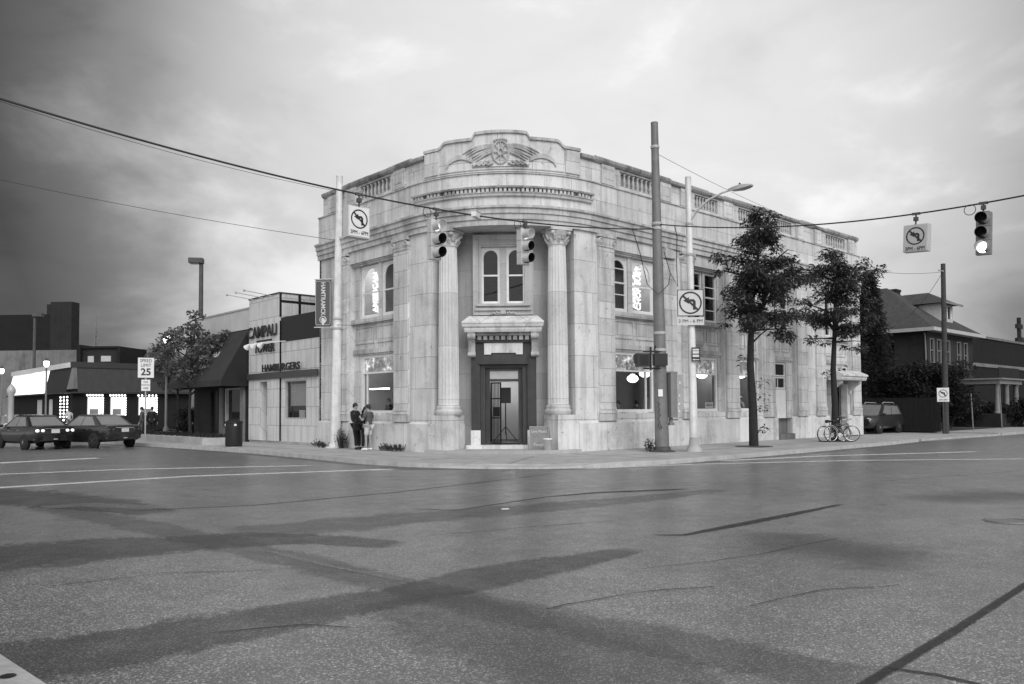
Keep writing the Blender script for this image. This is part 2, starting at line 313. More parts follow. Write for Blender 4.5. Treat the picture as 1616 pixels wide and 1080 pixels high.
    def mesh(s, name, mats, smooth=False, recalc=True):
        me = bpy.data.meshes.new(name); me.from_pydata(s.v, [], s.f)
        if isinstance(mats, str): mats = [mats]
        for m in mats: me.materials.append(MATS[m])
        if len(mats) > 1: me.polygons.foreach_set('material_index', s.m)
        if recalc:
            b = bmesh.new(); b.from_mesh(me); bmesh.ops.recalc_face_normals(b, faces=b.faces[:]); b.to_mesh(me); b.free()
        ul = me.uv_layers.new(name='UVMap').data; vv = me.vertices
        for p in me.polygons:
            nx, ny, nz = (abs(q) for q in p.normal)
            for li in p.loop_indices:
                vi = me.loops[li].vertex_index
                if vi in s.uv: ul[li].uv = s.uv[vi]; continue
                c = vv[vi].co
                ul[li].uv = (c.x, c.y) if nz >= nx and nz >= ny else ((c.y, c.z) if nx > ny else (c.x, c.z))
        if smooth: me.polygons.foreach_set('use_smooth', [True] * len(me.polygons))
        return me
    def build(s, name, mats, parent=None, smooth=False, loc=(0, 0, 0), rz=0, recalc=True, auto=None):
        me = s.mesh(name, mats, smooth, recalc)
        o = bpy.data.objects.new(name, me); COL.objects.link(o); o.location = loc; o.rotation_euler = (0, 0, rz)
        if parent: o.parent = parent
        if auto:
            me.polygons.foreach_set('use_smooth', [True] * len(me.polygons))
            try: me.set_sharp_from_angle(angle=R_(auto))
            except Exception: pass
        return o
def child(name, me, parent, loc=(0, 0, 0), rot=(0, 0, 0), scale=1):
    o = bpy.data.objects.new(name, me); COL.objects.link(o); o.parent = parent; o.location = loc; o.rotation_euler = rot; o.scale = (scale,) * 3
    return o
def tag(o, label, cat, group=None, kind=None):
    if kind: o['kind'] = kind
    if label: o['label'] = label
    if cat: o['category'] = cat
    if group: o['group'] = group
    return o
def thing(name, label, cat, loc=(0, 0, 0), rz=0, group=None):
    o = bpy.data.objects.new(name, None); COL.objects.link(o); o.location = loc; o.rotation_euler = (0, 0, rz); o.empty_display_size = .3
    return tag(o, label, cat, group)
def struct(name, mb, mats, **kw):
    o = mb.build(name, mats, **kw); o['kind'] = 'structure'; return o
def dup(root, loc, rz, label, group=None):
    r = root.copy(); COL.objects.link(r); r.location = loc; r.rotation_euler = (0, 0, rz); r['label'] = label
    if group: r['group'] = group
    def rec(a, b):
        for c in list(a.children):
            d = c.copy(); COL.objects.link(d); d.parent = b; d.matrix_parent_inverse = c.matrix_parent_inverse.copy(); rec(c, d)
    rec(root, r); return r
def text_mesh(s, size, ext=.006, mat='lettering', spacing=1.0, bold=0.0, align='CENTER'):
    c = bpy.data.curves.new('lettering', 'FONT'); c.body = s; c.size = size; c.extrude = ext; c.align_x = align; c.align_y = 'CENTER'; c.space_character = spacing; c.offset = bold
    c.resolution_u = 3
    o = bpy.data.objects.new('t', c); COL.objects.link(o); bpy.context.view_layer.update()
    me = bpy.data.meshes.new_from_object(o.evaluated_get(bpy.context.evaluated_depsgraph_get()))
    bpy.data.objects.remove(o); bpy.data.curves.remove(c)
    me.materials.clear(); me.materials.append(MATS[mat]); return me
def text(parent, s, size, loc, rot=(R_(90), 0, 0), mat='lettering', ext=.006, spacing=1.0, name='lettering', sx=1, bold=0):
    o = child(name, text_mesh(s, size, ext, mat, spacing, bold), parent, loc, rot); o.scale = (sx, 1, 1); return o
# ------------------------------------------------------------------ ground
def ground():
    g = MB(); S = 900
    g.add([(-S, -S, ROAD - .06), (S, -S, ROAD - .06), (S, S, ROAD - .06), (-S, S, ROAD - .06)], [(0, 1, 2, 3)]); struct('ground', g, 'ground_far')
    r = MB(); r.box(-60, 90, -60, 150, ROAD - .05, ROAD); struct('road', r, 'asphalt', loc=(KX, KY, 0), rz=RZ)
ground()
def arcpts(cx, cy, r, a0, a1, n): return [(cx + r * math.cos(R_(a0 + (a1 - a0) * i / n)), cy + r * math.sin(R_(a0 + (a1 - a0) * i / n))) for i in range(n + 1)]
# kerb line in bank frame, from far along the left street to far along the right street
kl = [(-4.7, 27), (-4.33, 23.3), (-3.72, 16.3), (-3.45, 10.6), (-3.6, 6.2), (-3.85, 2.45), (-3.62, .1), (-3.18, -1.13), (-2.55, -2.35), (-1.47, -3.54), (.16, -4.45), (2.2, -4.97), (4.7, -5.03), (11, -5.03), (14.5, -4.92), (18, -4.9), (22.3, -4.6), (23.2, -4.3)]
def offs(pl, d):
    o = []
    for i, p in enumerate(pl):
        a = Vector(pl[max(0, i - 1)]); b = Vector(pl[min(len(pl) - 1, i + 1)]); t = (b - a).normalized(); n = Vector((-t.y, t.x)); o.append((p[0] + n.x * d, p[1] + n.y * d))
    return o
def slab(poly, z0, z1): 
    m = MB(); n = len(poly); m.add([(x, y, z1) for x, y in poly] + [(x, y, z0) for x, y in poly], [tuple(range(n)), tuple(range(n, 2 * n))[::-1]] + [(i, (i + 1) % n, n + (i + 1) % n, n + i) for i in range(n)]); return m
ki = offs(kl, .22)
def kerb(pl, name='kerb'):
    m = MB(); inn = offs(pl, .2); vs = []
    for i, ((x, y), (u, v)) in enumerate(zip(pl, inn)):
        drop = 0
        if -3.3 < x < -.2 and -4.5 < y < -.6: drop = .085     # ramp at the corner
        j = random.uniform(-.006, .006)
        vs += [(x, y, ROAD - .02), (x + (u - x) * .12, y + (v - y) * .12, .012 - drop + j), (u, v, .012 - drop * .6 + j), (u, v, ROAD - .02)]
    n = len(pl); fs = [(i * 4 + j, i * 4 + j + 1, i * 4 + 5 + j, i * 4 + 4 + j) for i in range(n - 1) for j in range(3)] + [(0, 3, 2, 1), (n * 4 - 4, n * 4 - 3, n * 4 - 2, n * 4 - 1)]
    m.add(vs, fs); struct(name, m, 'kerb', loc=(KX, KY, 0), rz=RZ)
def dens(pl, step=.8):
    o = [pl[0]]
    for a, b in zip(pl, pl[1:]):
        n = max(1, int(math.dist(a, b) / step))
        for i in range(1, n + 1): o.append((a[0] + (b[0] - a[0]) * i / n, a[1] + (b[1] - a[1]) * i / n))
    return o
kd = dens(kl); kerb(kd)
sw = offs(kd, .205)
m = slab(sw + [(23.2, 4), (27.5, 30), (1.8, 30), (1.8, 26)], ROAD - .03, 0); struct('sidewalk', m, 'concrete', loc=(KX, KY, 0), rz=RZ)
# paving joints are real grooves filled with dirt: thin dark strips
def road_strip(name, pts, wd, mat, z):
    """pts in the world plane, width per point"""
    m = MB(); vs = []; uv = []; n = len(pts)
    if isinstance(wd, (int, float)): wd = [wd] * n
    ln = [0]
    for a, b in zip(pts, pts[1:]): ln.append(ln[-1] + math.dist(a, b))
    for i, p in enumerate(pts):
        a = Vector(pts[max(0, i - 1)]); b = Vector(pts[min(n - 1, i + 1)]); t = (b - a).normalized(); q = Vector((-t.y, t.x)) * wd[i] / 2
        for s_ in (-1, 1): vs.append((p[0] + q.x * s_, p[1] + q.y * s_, z)); uv.append((ln[i] / ln[-1], .5 + s_ * .5))
    m.add(vs, [(2 * i, 2 * i + 2, 2 * i + 3, 2 * i + 1) for i in range(n - 1)], 0, uv)
    return struct(name, m, mat, recalc=False)
def wxy(*pl): return [tuple(W(x, y)[:2]) for x, y in pl]
def px(x, y, z=ROAD):
    """a road mark measured on the photograph, as a point of the road plane (metres)"""
    f = 1267.; fw = Vector((0, math.cos(PITCH), math.sin(PITCH))); r0 = Vector((1, 0, 0)); u0 = Vector((0, -math.sin(PITCH), math.cos(PITCH)))
    Rr = r0 * math.cos(ROLL) - u0 * math.sin(ROLL); U = u0 * math.cos(ROLL) + r0 * math.sin(ROLL)
    d = fw + Rr * ((x - 808) / f) - U * ((y - 597) / f); t = (z - CAM_H) / d.z
    return (d.x * t, d.y * t)
road_strip('crosswalk_line', dens([px(-120, 778), px(0, 770), px(300, 752), px(640, 740)], 1), .42, 'road_paint', ROAD + .004)
road_strip('crosswalk_line', dens([px(-60, 752), px(0, 749), px(200, 741), px(500, 735)], 1), .36, 'road_paint', ROAD + .004)
road_strip('stop_line', dens([px(-60, 734), px(0, 731), px(160, 723)], 1), .7, 'road_paint', ROAD + .004)
road_strip('crosswalk_line', dens([px(1130, 728), px(1300, 720), px(1548, 713)], 1), .42, 'road_paint', ROAD + .004)
road_strip('crosswalk_line', dens([px(900, 741), px(1100, 733), px(1350, 727), px(1640, 724.5)], 1), .32, 'road_paint', ROAD + .004)
def band(name, pts, wd, mat, z, jit=.1):
    p = dens([px(*q) for q in pts], .6)
    n = len(p); ws = []
    for i in range(n):
        u = i / (n - 1) * (len(wd) - 1); k = min(int(u), len(wd) - 2); ws.append((wd[k] + (wd[k + 1] - wd[k]) * (u - k)) * (1 + random.uniform(-jit, jit)))
    road_strip(name, p, ws, mat, z)
z0 = ROAD + .003
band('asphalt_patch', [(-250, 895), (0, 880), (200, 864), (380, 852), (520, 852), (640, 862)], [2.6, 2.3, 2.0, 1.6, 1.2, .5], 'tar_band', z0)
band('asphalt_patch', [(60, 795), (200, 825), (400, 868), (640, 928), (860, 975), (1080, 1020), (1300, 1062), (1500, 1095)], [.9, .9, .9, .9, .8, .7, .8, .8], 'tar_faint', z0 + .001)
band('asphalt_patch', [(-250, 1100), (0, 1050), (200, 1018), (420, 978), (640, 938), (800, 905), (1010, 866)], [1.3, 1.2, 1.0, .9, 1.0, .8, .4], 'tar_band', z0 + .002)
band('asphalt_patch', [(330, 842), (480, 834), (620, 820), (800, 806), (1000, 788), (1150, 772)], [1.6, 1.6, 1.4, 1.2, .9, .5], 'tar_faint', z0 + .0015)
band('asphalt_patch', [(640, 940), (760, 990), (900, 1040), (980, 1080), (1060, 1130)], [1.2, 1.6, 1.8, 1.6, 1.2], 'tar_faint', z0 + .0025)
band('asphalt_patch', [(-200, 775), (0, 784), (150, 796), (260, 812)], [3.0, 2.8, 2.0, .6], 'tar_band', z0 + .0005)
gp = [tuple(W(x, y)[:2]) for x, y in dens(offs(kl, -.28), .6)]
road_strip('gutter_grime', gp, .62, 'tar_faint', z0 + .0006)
band('tar_seam', [(1700, 878), (1616, 925), (1500, 1000), (1370, 1078), (1310, 1115)], [.09, .1, .09, .1, .09], 'tar_seam', z0 + .003)
band('tar_seam', [(1400, 1055), (1480, 1066), (1560, 1085)], [.05, .05, .05], 'tar_seam', z0 + .0031)
band('tar_seam', [(1020, 845), (1080, 845), (1200, 822), (1330, 796)], [.05, .2, .22, .1], 'tar_seam', z0 + .003)
band('tar_seam', [(180, 808), (400, 798), (620, 778), (800, 757), (880, 747)], [.05, .06, .06, .06, .06], 'tar_seam', z0 + .0032)
band('tar_seam', [(640, 803), (720, 806), (860, 785), (940, 778), (1090, 772)], [.05, .07, .06, .25, .2], 'tar_seam', z0 + .0033)
band('oil_stain', [(1130, 842), (1260, 858), (1400, 880), (1500, 905)], [.6, 2.2, 2.4, .6], 'oil_stain', z0 + .0035)
band('oil_stain', [(1420, 792), (1540, 785), (1700, 780)], [1.5, 3.2, 3.6], 'oil_stain', z0 + .0036)
band('worn_patch', [(420, 870), (500, 890), (640, 918)], [.12, .12, .1], 'pale_band', z0 + .0038)
band('worn_patch', [(60, 802), (140, 797), (250, 803)], [.7, .7, .4], 'pale_band', z0 + .0037)
def crack(name, pts, wd, z, wob=.035):
    p = dens([px(*q) for q in pts], .25); o = 0; out_ = []
    for i, q in enumerate(p):
        o = o * .8 + random.uniform(-wob, wob); a = Vector(p[max(0, i - 1)]); b_ = Vector(p[min(len(p) - 1, i + 1)]); t = (b_ - a).normalized(); out_.append((q[0] - t.y * o, q[1] + t.x * o))
    road_strip(name, out_, [wd * random.uniform(.5, 1.3) for _ in out_], 'tar_seam', z)
for i, pts in enumerate(([(650, 850), (800, 835), (980, 822)], [(1000, 900), (1180, 878), (1330, 850)], [(1380, 760), (1500, 752), (1616, 744)], [(60, 930), (260, 905), (430, 900)], [(860, 965), (1000, 935), (1130, 925)], [(700, 790), (830, 775), (1000, 768), (1100, 760)], [(1180, 960), (1300, 930), (1420, 922)], [(330, 1000), (480, 985), (560, 990)])): crack('road_crack', pts, .022, z0 + .004 + .0002 * i)
m = MB(); m.lathe([(.33, 0), (.33, .004)], n=28); m.tube([(.29 * math.cos(i * .2244), .29 * math.sin(i * .2244), .006) for i in range(29)], .012, 5, cap=False); struct('manhole_cover', m, 'pole_grey', loc=(*px(1590, 823), ROAD + .002))
band('oil_stain', [(560, 737), (650, 741), (740, 742)], [.7, 1.0, .6], 'oil_stain', z0 + .0042)
m = MB(); m.box(-.06, .06, -.05, .05, 0, .008); tag(m.build('paper_scrap', 'paper', loc=(*px(797, 804), ROAD + .004), rz=.2), 'small scrap of white paper lying on the middle of the road', 'litter')
# near kerb nose at the lower left
q0 = Vector(px(0, 1035)); q1 = Vector(px(72, 1082)); t_ = (q1 - q0).normalized(); n_ = Vector((t_.y, -t_.x))
if n_.x > 0: n_ = -n_
pl = [q0 - t_ * 9, q1 + t_ * .9, q1 + t_ * 1.2 + n_ * .5, q1 + t_ * 1.2 + n_ * 5, q0 - t_ * 9 + n_ * 6]
struct('traffic_island', slab([tuple(p) for p in pl], ROAD - .03, ROAD + .012), 'kerb')
m = MB(); m.lathe([(.045, 0), (.05, .006), (.03, .012)], (0, 0, 0), 9); m.build('tar_spot', 'black', loc=(*px(12, 1071), ROAD + .012))['kind'] = 'structure'
# sidewalk cracks
for pts in ([(-3.4, .6), (-.1, .6)], [(-3.4, 4.5), (-.1, 4.6)], [(-3.3, 8.6), (-.1, 8.5)], [(-2.0, 16), (-2.0, .6)], [(2.8, -4.7), (2.9, -.2)], [(6.5, -4.7), (6.6, -.2)], [(10.4, -4.7), (10.5, -.2)], [(14.3, -4.6), (14.4, -.2)], [(18.2, -4.6), (18.3, -.2)], [(2.9, -2.5), (22, -2.5)], [(-2.0, -2.6), (1.0, -.6)], [(-2.0, .6), (2.9, -2.5)]):
    road_strip('paving_joint', dens(wxy(*pts), .5), .045, 'tar_seam', .004)
# ------------------------------------------------------------------ the bank
bank = thing('bank_building', 'weathered pale stone two storey former bank with rounded columned corner entrance', 'building', (KX, KY, 0), RZ)
RC = 4.7; A0 = R_(225)
def ML(a, o, z): return (-o, a, z)
def MR(a, o, z): return (a, -o, z)
def MC(a, o, z): t = A0 + a / RC; return (RC + (RC + o) * math.cos(t), RC + (RC + o) * math.sin(t), z)
def MN(a, o, z):     # flat frame of the niche, tangent at the corner's middle
    r = RC + o; return (RC + r * math.cos(A0) - a * math.sin(A0), RC + r * math.sin(A0) + a * math.cos(A0), z)
LE, RE = 11.6, 26.76
def wallgrid(mb, M, a0, a1, z0, z1, o, holes, rev, seg=99):
    A = sorted({a0, a1} | {q for h in holes for q in h[:2] if a0 < q < a1}); Z = sorted({z0, z1} | {q for h in holes for q in h[2:4] if z0 < q < z1})
    A2 = [A[0]]
    for p, q in zip(A, A[1:]):
        n = max(1, math.ceil((q - p) / seg))
        A2 += [p + (q - p) * i / n for i in range(1, n + 1)]
    for p, q in zip(A2, A2[1:]):
        for s, t in zip(Z, Z[1:]):
            if any(h[0] - 1e-6 <= p and q <= h[1] + 1e-6 and h[2] - 1e-6 <= s and t <= h[3] + 1e-6 for h in holes): continue
            mb.add([M(p, o, s), M(q, o, s), M(q, o, t), M(p, o, t)], [(0, 1, 2, 3)], 0, [(p, s), (q, s), (q, t), (p, t)])
    for h in holes:
        b0, b1, s, t = h[:4]
        for (p, q) in (((b0, s), (b0, t)), ((b1, s), (b1, t)), ((b0, s), (b1, s)), ((b0, t), (b1, t))):
            mb.add([M(p[0], o, p[1]), M(q[0], o, q[1]), M(q[0], o - rev, q[1]), M(p[0], o - rev, p[1])], [(0, 1, 2, 3)], 0, [(p[0], p[1]), (q[0], q[1]), (q[0] + rev, q[1] + rev), (p[0] + rev, p[1] + rev)])
Lb = [(5.9, 9.15)]; Rb = [(5.78, 8.74), (10.9, 13.22), (14.3, 16.36), (17.4, 19.52), (22.5, 25.52)]
Lp = [(4.95, 5.86), (9.19, 10.0)]; Rp = [(4.86, 5.74), (8.78, 9.62), (10.02, 10.86), (13.26, 14.26), (16.4, 17.36), (19.56, 20.56), (21.5, 22.46), (25.56, 26.52)]
wall = MB(); BD = .22
RECL = [(a, b, 1.34, 7.5) for a, b in Lb]; RECR = [(a, b, 1.34, 7.5) for a, b in Rb[:3]] + [(a, b, .06, 7.5) for a, b in Rb[3:]]
wallgrid(wall, ML, RC, LE, .0, 8.0, 0, RECL, BD); wallgrid(wall, MR, RC, RE, .0, 8.0, 0, RECR, BD)
wallgrid(wall, MC, 2.72, RC * math.pi / 4, 0, 8.0, 0, [], 0, .25); wallgrid(wall, MC, -RC * math.pi / 4, -2.72, 0, 8.0, 0, [], 0, .25)
for s_ in (-2.72, 2.72): wall.add([MC(s_, 0, 0), MC(s_, -1.22, 0), MC(s_, -1.22, 8), MC(s_, 0, 8)], [(0, 1, 2, 3)], 0, [(0, 0), (1.22, 0), (1.22, 8), (0, 8)])
# frieze zone above the columns, all round
path = [(0, a, -1, 0) for a in (LE, 9, RC)] + [(RC + RC * math.cos(A0 + t), RC + RC * math.sin(A0 + t), math.cos(A0 + t), math.sin(A0 + t)) for t in [R_(-45 + 90 * i / 36) for i in range(1, 36)]] + [(a, 0, 0, -1) for a in (RC, 12, 19, RE)]
wall.build('wall', 'stone_plain', bank)
m = MB(); m.sweep(path, [(0, 8.0), (.05, 8.62), (.05, 9.88)]); m.add([(0, LE, 8), (5, LE, 8), (5, LE, 9.9), (0, LE, 9.9)], [(0, 1, 2, 3)]); m.build('frieze_wall', 'stone_plain', bank)
# closed back and ends, roof
m = MB(); m.box(.0, RE, LE - .15, LE - .0, 0, 9.6); m.box(RE - .16, RE - .01, 0.01, LE - .16, 0, 9.6); m.build('back_wall', 'brick_dark', bank)
rp_ = [(.3, LE - .2), (.3, RC)] + [(RC + (RC - .3) * math.cos(A0 + t), RC + (RC - .3) * math.sin(A0 + t)) for t in [R_(-45 + 90 * i / 16) for i in range(0, 17)]] + [(RE - .2, .3), (RE - .2, LE - .2)]
slab(rp_, 9.5, 9.8).build('roof', 'black', bank)
def shrink(d, z0, z1, nm, mat):
    pts = [(d, LE - .2), (d, 4.6), (1.24, 4.35)] + [(RC + 3.38 * math.cos(A0 + t), RC + 3.38 * math.sin(A0 + t)) for t in [R_(-34 + 68 * i / 16) for i in range(0, 17)]] + [(4.35, 1.24), (4.6, d), (RE - .2, d), (RE - .2, LE - .2)]
    slab(pts, z0, z1).build(nm, mat, bank)
shrink(.24, 4.25, 4.45, 'upper_floor', 'inside_wall'); shrink(.24, 8.2, 8.4, 'ceiling', 'inside_dark'); shrink(.24, .30, .34, 'interior_floor', 'inside_dark')
# plinth
def plinth(M, spans, holes):
    q = MB(); wallgrid(q, M, 3.751, LE if M is ML else RE, 0, 1.02, .07, holes, .3 if holes else 0)
    for a0, a1 in spans: q.add([M(a0, .07, 1.02), M(a1, .07, 1.02), M(a1, 0.001, 1.09), M(a0, 0.001, 1.09)], [(0, 1, 2, 3)], 0, [(a0, 1.02), (a1, 1.02), (a1, 1.1), (a0, 1.1)])
    q.build('plinth', 'stone_plinth', bank)
plinth(ML, [(3.76, LE)], []); plinth(MR, [(3.76, 17.62), (18.95, 22.9), (24.95, RE)], [(17.62, 18.95, .0, 1.02), (22.9, 24.95, 0, 1.02)])
# corner pedestals that carry the columns
def pedestal(sw_):
    p = [(-.07, 2.66), (-.07, 3.75), (.35, 4.3), (1.35, 3.95), (1.25, 3.28), (.62, 2.9)]
    if sw_: p = [(y, x) for x, y in p][::-1]
    slab(p, 0, 1.02).build('pedestal', 'stone_plinth', bank)
    c = sum((Vector(q) for q in p), Vector((0, 0))) / len(p)
    slab([tuple(c + (Vector(q) - c) * .975) for q in p], 1.021, 1.33).build('pedestal', 'stone_plain', bank)
pedestal(False); pedestal(True)
# pilasters
def pilaster(M, a0, a1, broken=False):
    b = MB(); c = (a0 + a1) / 2; hw = (a1 - a0) / 2
    b.mbox(M, a0 - .04, a1 + .04, -.02, .13, 1.091, 1.36); b.build('pilaster_base', 'stone_trim', bank)
    b = MB(); b.mbox(M, a0, a1, -.02, .10, 1.361, 7.5)
    b.strip(M, [(a0 - .03, 1.37, 1.47), (a1 + .03, 1.37, 1.47)], .101, .15); b.strip(M, [(a0 - .01, 1.50, 1.58), (a1 + .01, 1.50, 1.58)], .101, .13)
    for q in (a0 + .14, a1 - .17): b.mbox(M, q, q + .03, .101, .108, 1.75, 7.3)
    b.build('pilaster', 'stone', bank)
    k = MB()
    if not broken:
        k.mbox(M, a0 - .06, a1 + .06, -.02, .17, 7.86, 7.98); k.mbox(M, a0 - .02, a1 + .02, -.02, .13, 7.5, 7.62)
        k.strip(M, [(a0 + .1, 7.63, 7.85), (c, 7.60, 7.85), (a1 - .1, 7.63, 7.85)], -.02, .14)
        for q in (a0 + .06, a1 - .06):
            P = [M(q + .13 * math.cos(t) * (1 - t / 9), .16, 7.70 + .13 * math.sin(t) * (1 - t / 9)) for t in [i * .5 for i in range(17)]]
            k.tube(P, .028, 5); k.tube([M(q, -.02, 7.70), M(q, .155, 7.70)], .125, 12)
    else:
        k.strip(M, [(a0, 7.55, 7.95), (c, 7.55, 7.9), (a1, 7.62, 7.8)], -.02, .22)
    k.build('pilaster_capital', 'stone_trim', bank)
for a, b in Lp: pilaster(ML, a, b)
for i, (a, b) in enumerate(Rp): pilaster(MR, a, b, i == 1)
# narrow sunk panels beside the left window
# entablature: swept mouldings
def sweepb(name, prof, mat, p=path): m = MB(); m.sweep(p, prof); m.build(name, mat, bank)
sweepb('architrave', [(-.1, 7.985), (.10, 7.985), (.10, 8.18), (.15, 8.19), (.15, 8.38), (.20, 8.39), (.20, 8.54), (.27, 8.58), (.27, 8.66), (.06, 8.70), (-.1, 8.70)], 'stone_trim')
ap = [p for p in path if p[0] < RC - .05 and p[1] < RC - .05]
sweepb('dentil_cornice', [(.04, 9.0), (.14, 9.02), (.16, 9.10), (.2, 9.12), (.2, 9.14), (.04, 9.14)], 'stone_trim', ap)
d = MB()
for i in range(47):
    a = -3.45 + 6.9 * i / 46
    if random.random() < .04: continue
    d.mbox(MC, a - .045, a + .045, .04, .21 if i % 9 else .18, 9.141, 9.27)
sweepb('dentil_cornice', [(.04, 9.275), (.25, 9.275), (.27, 9.33), (.06, 9.40), (.04, 9.40)], 'stone_coping', ap); d.build('dentil_course', 'stone_trim', bank)
# parapet with balustrades
par = MB(); BL = [(6.15, 8.3)]; BR = [(6.2, 8.35), (11.1, 12.85), (14.5, 16.2), (17.7, 19.3), (22.9, 25.1)]
wallgrid(par, ML, RC, 11.25, 9.881, 10.62, .02, [(a, b, 9.97, 10.55) for a, b in BL], .24); wallgrid(par, MR, RC, RE - .2, 9.881, 10.62, .02, [(a, b, 9.97, 10.55) for a, b in BR], .24)
par.mbox(MC, -RC * math.pi / 4, -2.95, -.3, .02, 9.881, 10.62, 6); par.mbox(MC, 2.95, RC * math.pi / 4, -.3, .02, 9.881, 10.62, 6)
par.box(.235, .3, RC, 11.25, 9.81, 10.62); par.box(RC, RE - .2, .235, .3, 9.81, 10.62)
par.add([(0, 11.25, 9.9), (.3, 11.25, 9.9), (.3, 11.25, 10.6), (-.02, 11.25, 10.6)], [(0, 1, 2, 3)])
par.build('parapet', 'stone_plain', bank)
sweepb('string_course', [(.04, 9.80), (.10, 9.82), (.10, 9.86), (.0, 9.89)], 'stone_trim')
def piers(M, cs):
    for c in cs:
        k = MB(); k.mbox(M, c - .36, c + .36, .0, .10, 9.882, 10.60); k.mbox(M, c - .24, c + .24, .1005, .112, 10.08, 10.42); k.build('parapet_pier', 'stone', bank)
piers(ML, [5.5, 8.9, 10.4]); piers(MR, [5.45, 9.0, 10.4, 13.6, 16.9, 20.0, 21.9, 25.7])
def coping(M, a0, a1, broken):
    a = a0
    while a < a1 - .2:
        b = min(a1, a + random.uniform(1.1, 1.7)); dz = random.uniform(-.012, .012) 
        if random.random() < broken: dz -= .05
        k = MB(); k.sweep([(*M(q, 0, 0)[:2], *(Vector(M(q, 1, 0)[:2]) - Vector(M(q, 0, 0)[:2]))) for q in (a, (a + b) / 2, b - .012)], [(-.34, 10.621), (.09, 10.621), (.15, 10.70 + dz), (.17, 10.78 + dz), (.12, 10.84 + dz), (-.3, 10.86 + dz), (-.34, 10.621)])
        k.build('coping', 'stone_coping', bank); a = b
coping(ML, RC, 11.2, .2); coping(MR, RC, RE - .25, .25); coping(MC, -RC * math.pi / 4, -3.0, .3); coping(MC, 3.0, RC * math.pi / 4, .3)
bal = MB(); bal.lathe([(.07, 0), (.07, .05), (.04, .07), (.055, .13), (.072, .2), (.055, .28), (.035, .40), (.05, .45), (.065, .47), (.065, .53)], n=10); bme = bal.mesh('baluster', 'stone_trim', True)
for M, lst in ((ML, BL), (MR, BR)):
    for a, b in lst:
        rail = MB(); rail.mbox(M, a + .01, b - .01, -.17, -.005, 9.972, 10.01); rl = rail.build('balustrade_rail', 'stone_trim', bank)
        n = 8
        for i in range(n): child('baluster', bme, rl, M(a + (b - a) * (i + .5) / n, -.09, 10.011))
# attic over the entrance
def attop(a):
    a = abs(a)
    if a < .98: return 11.20 + .13 * math.sqrt(max(0, 1 - (a / 1.25) ** 2))
    if a < 1.0: return 11.16
    if a < 2.0: return 11.10
    if a < 2.3: t = (a - 2.0) / .3; return 11.10 - .20 * (1 - math.cos(t * math.pi)) / 2
    return 10.90
sam = sorted({round(s * (i * .1), 3) for i in range(30) for s in (-1, 1)} | {-.98, .98, -1.0, 1.0, -2.95, 2.95})
at = MB(); at.strip(MC, [(a, 9.881, attop(a)) for a in sam], -.3, .10); at.build('attic_wall', 'stone_plain', bank)
m = MB(); m.strip(MC, [(a, attop(a) - .09, attop(a) + .012) for a in sam], -.34, .17); m.build('attic_coping', 'stone_trim', bank)
for s_ in (-1, 1):
    m = MB(); m.mbox(MC, s_ * 2.62 - .3, s_ * 2.62 + .3, .1005, .15, 9.95, 10.78, 3); m.build('attic_pier', 'stone', bank)
m = MB(); m.mbox(MC, -2.25, 2.25, .1005, .13, 9.95, 9.99, 16); m.mbox(MC, -.98, .98, .1005, .14, 10.05, 10.055, 8); m.build('attic_moulding', 'stone_trim', bank)
# winged wheel relief with ribbons and a crown
e = MB()
def MCe(a, o, z): return MC(a, o + .10, z)
ring = [(.27 * math.cos(t), 10.56 + .40 * math.sin(t)) for t in [2 * math.pi * i / 28 for i in range(29)]]
e.tube([MCe(a, .02, z) for a, z in ring], .045, 6, cap=False); e.tube([MCe(a * .3, .05, 10.56 + (z - 10.56) * .3) for a, z in ring], .035, 6, cap=False)
for i in range(8):
    t = math.pi * i / 4; e.tube([MCe(.06 * math.cos(t), .05, 10.56 + .09 * math.sin(t)), MCe(.25 * math.cos(t), .05, 10.56 + .37 * math.sin(t))], .02, 5)
for i in range(5):
    t = R_(40 + 25 * i); e.ball(MCe(.25 * math.cos(t), .05, 10.93 + .14 * math.sin(t) - .05), .055, 6)
e.build('wheel_relief', 'stone_trim', bank)
for s_ in (-1, 1):
    e = MB()
    for j in range(6):      # feathers fan outwards
        z0_, z1_ = 10.84 - .05 * j, 10.56 - .06 * j; L_ = 1.36 - .10 * j
        P = [MCe(s_ * (.28 + (L_ - .28) * u), .012 + .03 * math.sin(u * 3), z0_ + (z1_ - z0_) * u ** .8 + .10 * math.sin(u * math.pi) * (1 if j < 3 else .4)) for u in [i / 8 for i in range(9)]]
        e.tube(P, [.035, .045, .05, .045, .04, .036, .032, .028, .015], 6)
    e.build('wing_relief', 'stone_trim', bank)
    e = MB()
    e.strip(MCe, [(s_ * (1.0 + .95 * u), 10.16 + .22 * math.sin(u * 2.6 + .35) - (.1 if u > .9 else 0), 10.30 + .24 * math.sin(u * 2.6 + .35) - (.1 if u > .9 else 0)) for u in [i / 10 for i in range(11)]], .0, .06); e.build('ribbon_relief', 'stone_trim', bank)
    e = MB()
    for j in range(4): e.tube([MCe(s_ * (.25 + .14 * j), .04, 10.18 + .09 * j * (1 - j / 4)), MCe(s_ * (.42 + .17 * j), .05, 10.10), MCe(s_ * (.62 + .12 * j), .03, 10.22 - .02 * j)], [.03, .045, .02], 5)
    e.build('leaf_relief', 'stone_trim', bank)
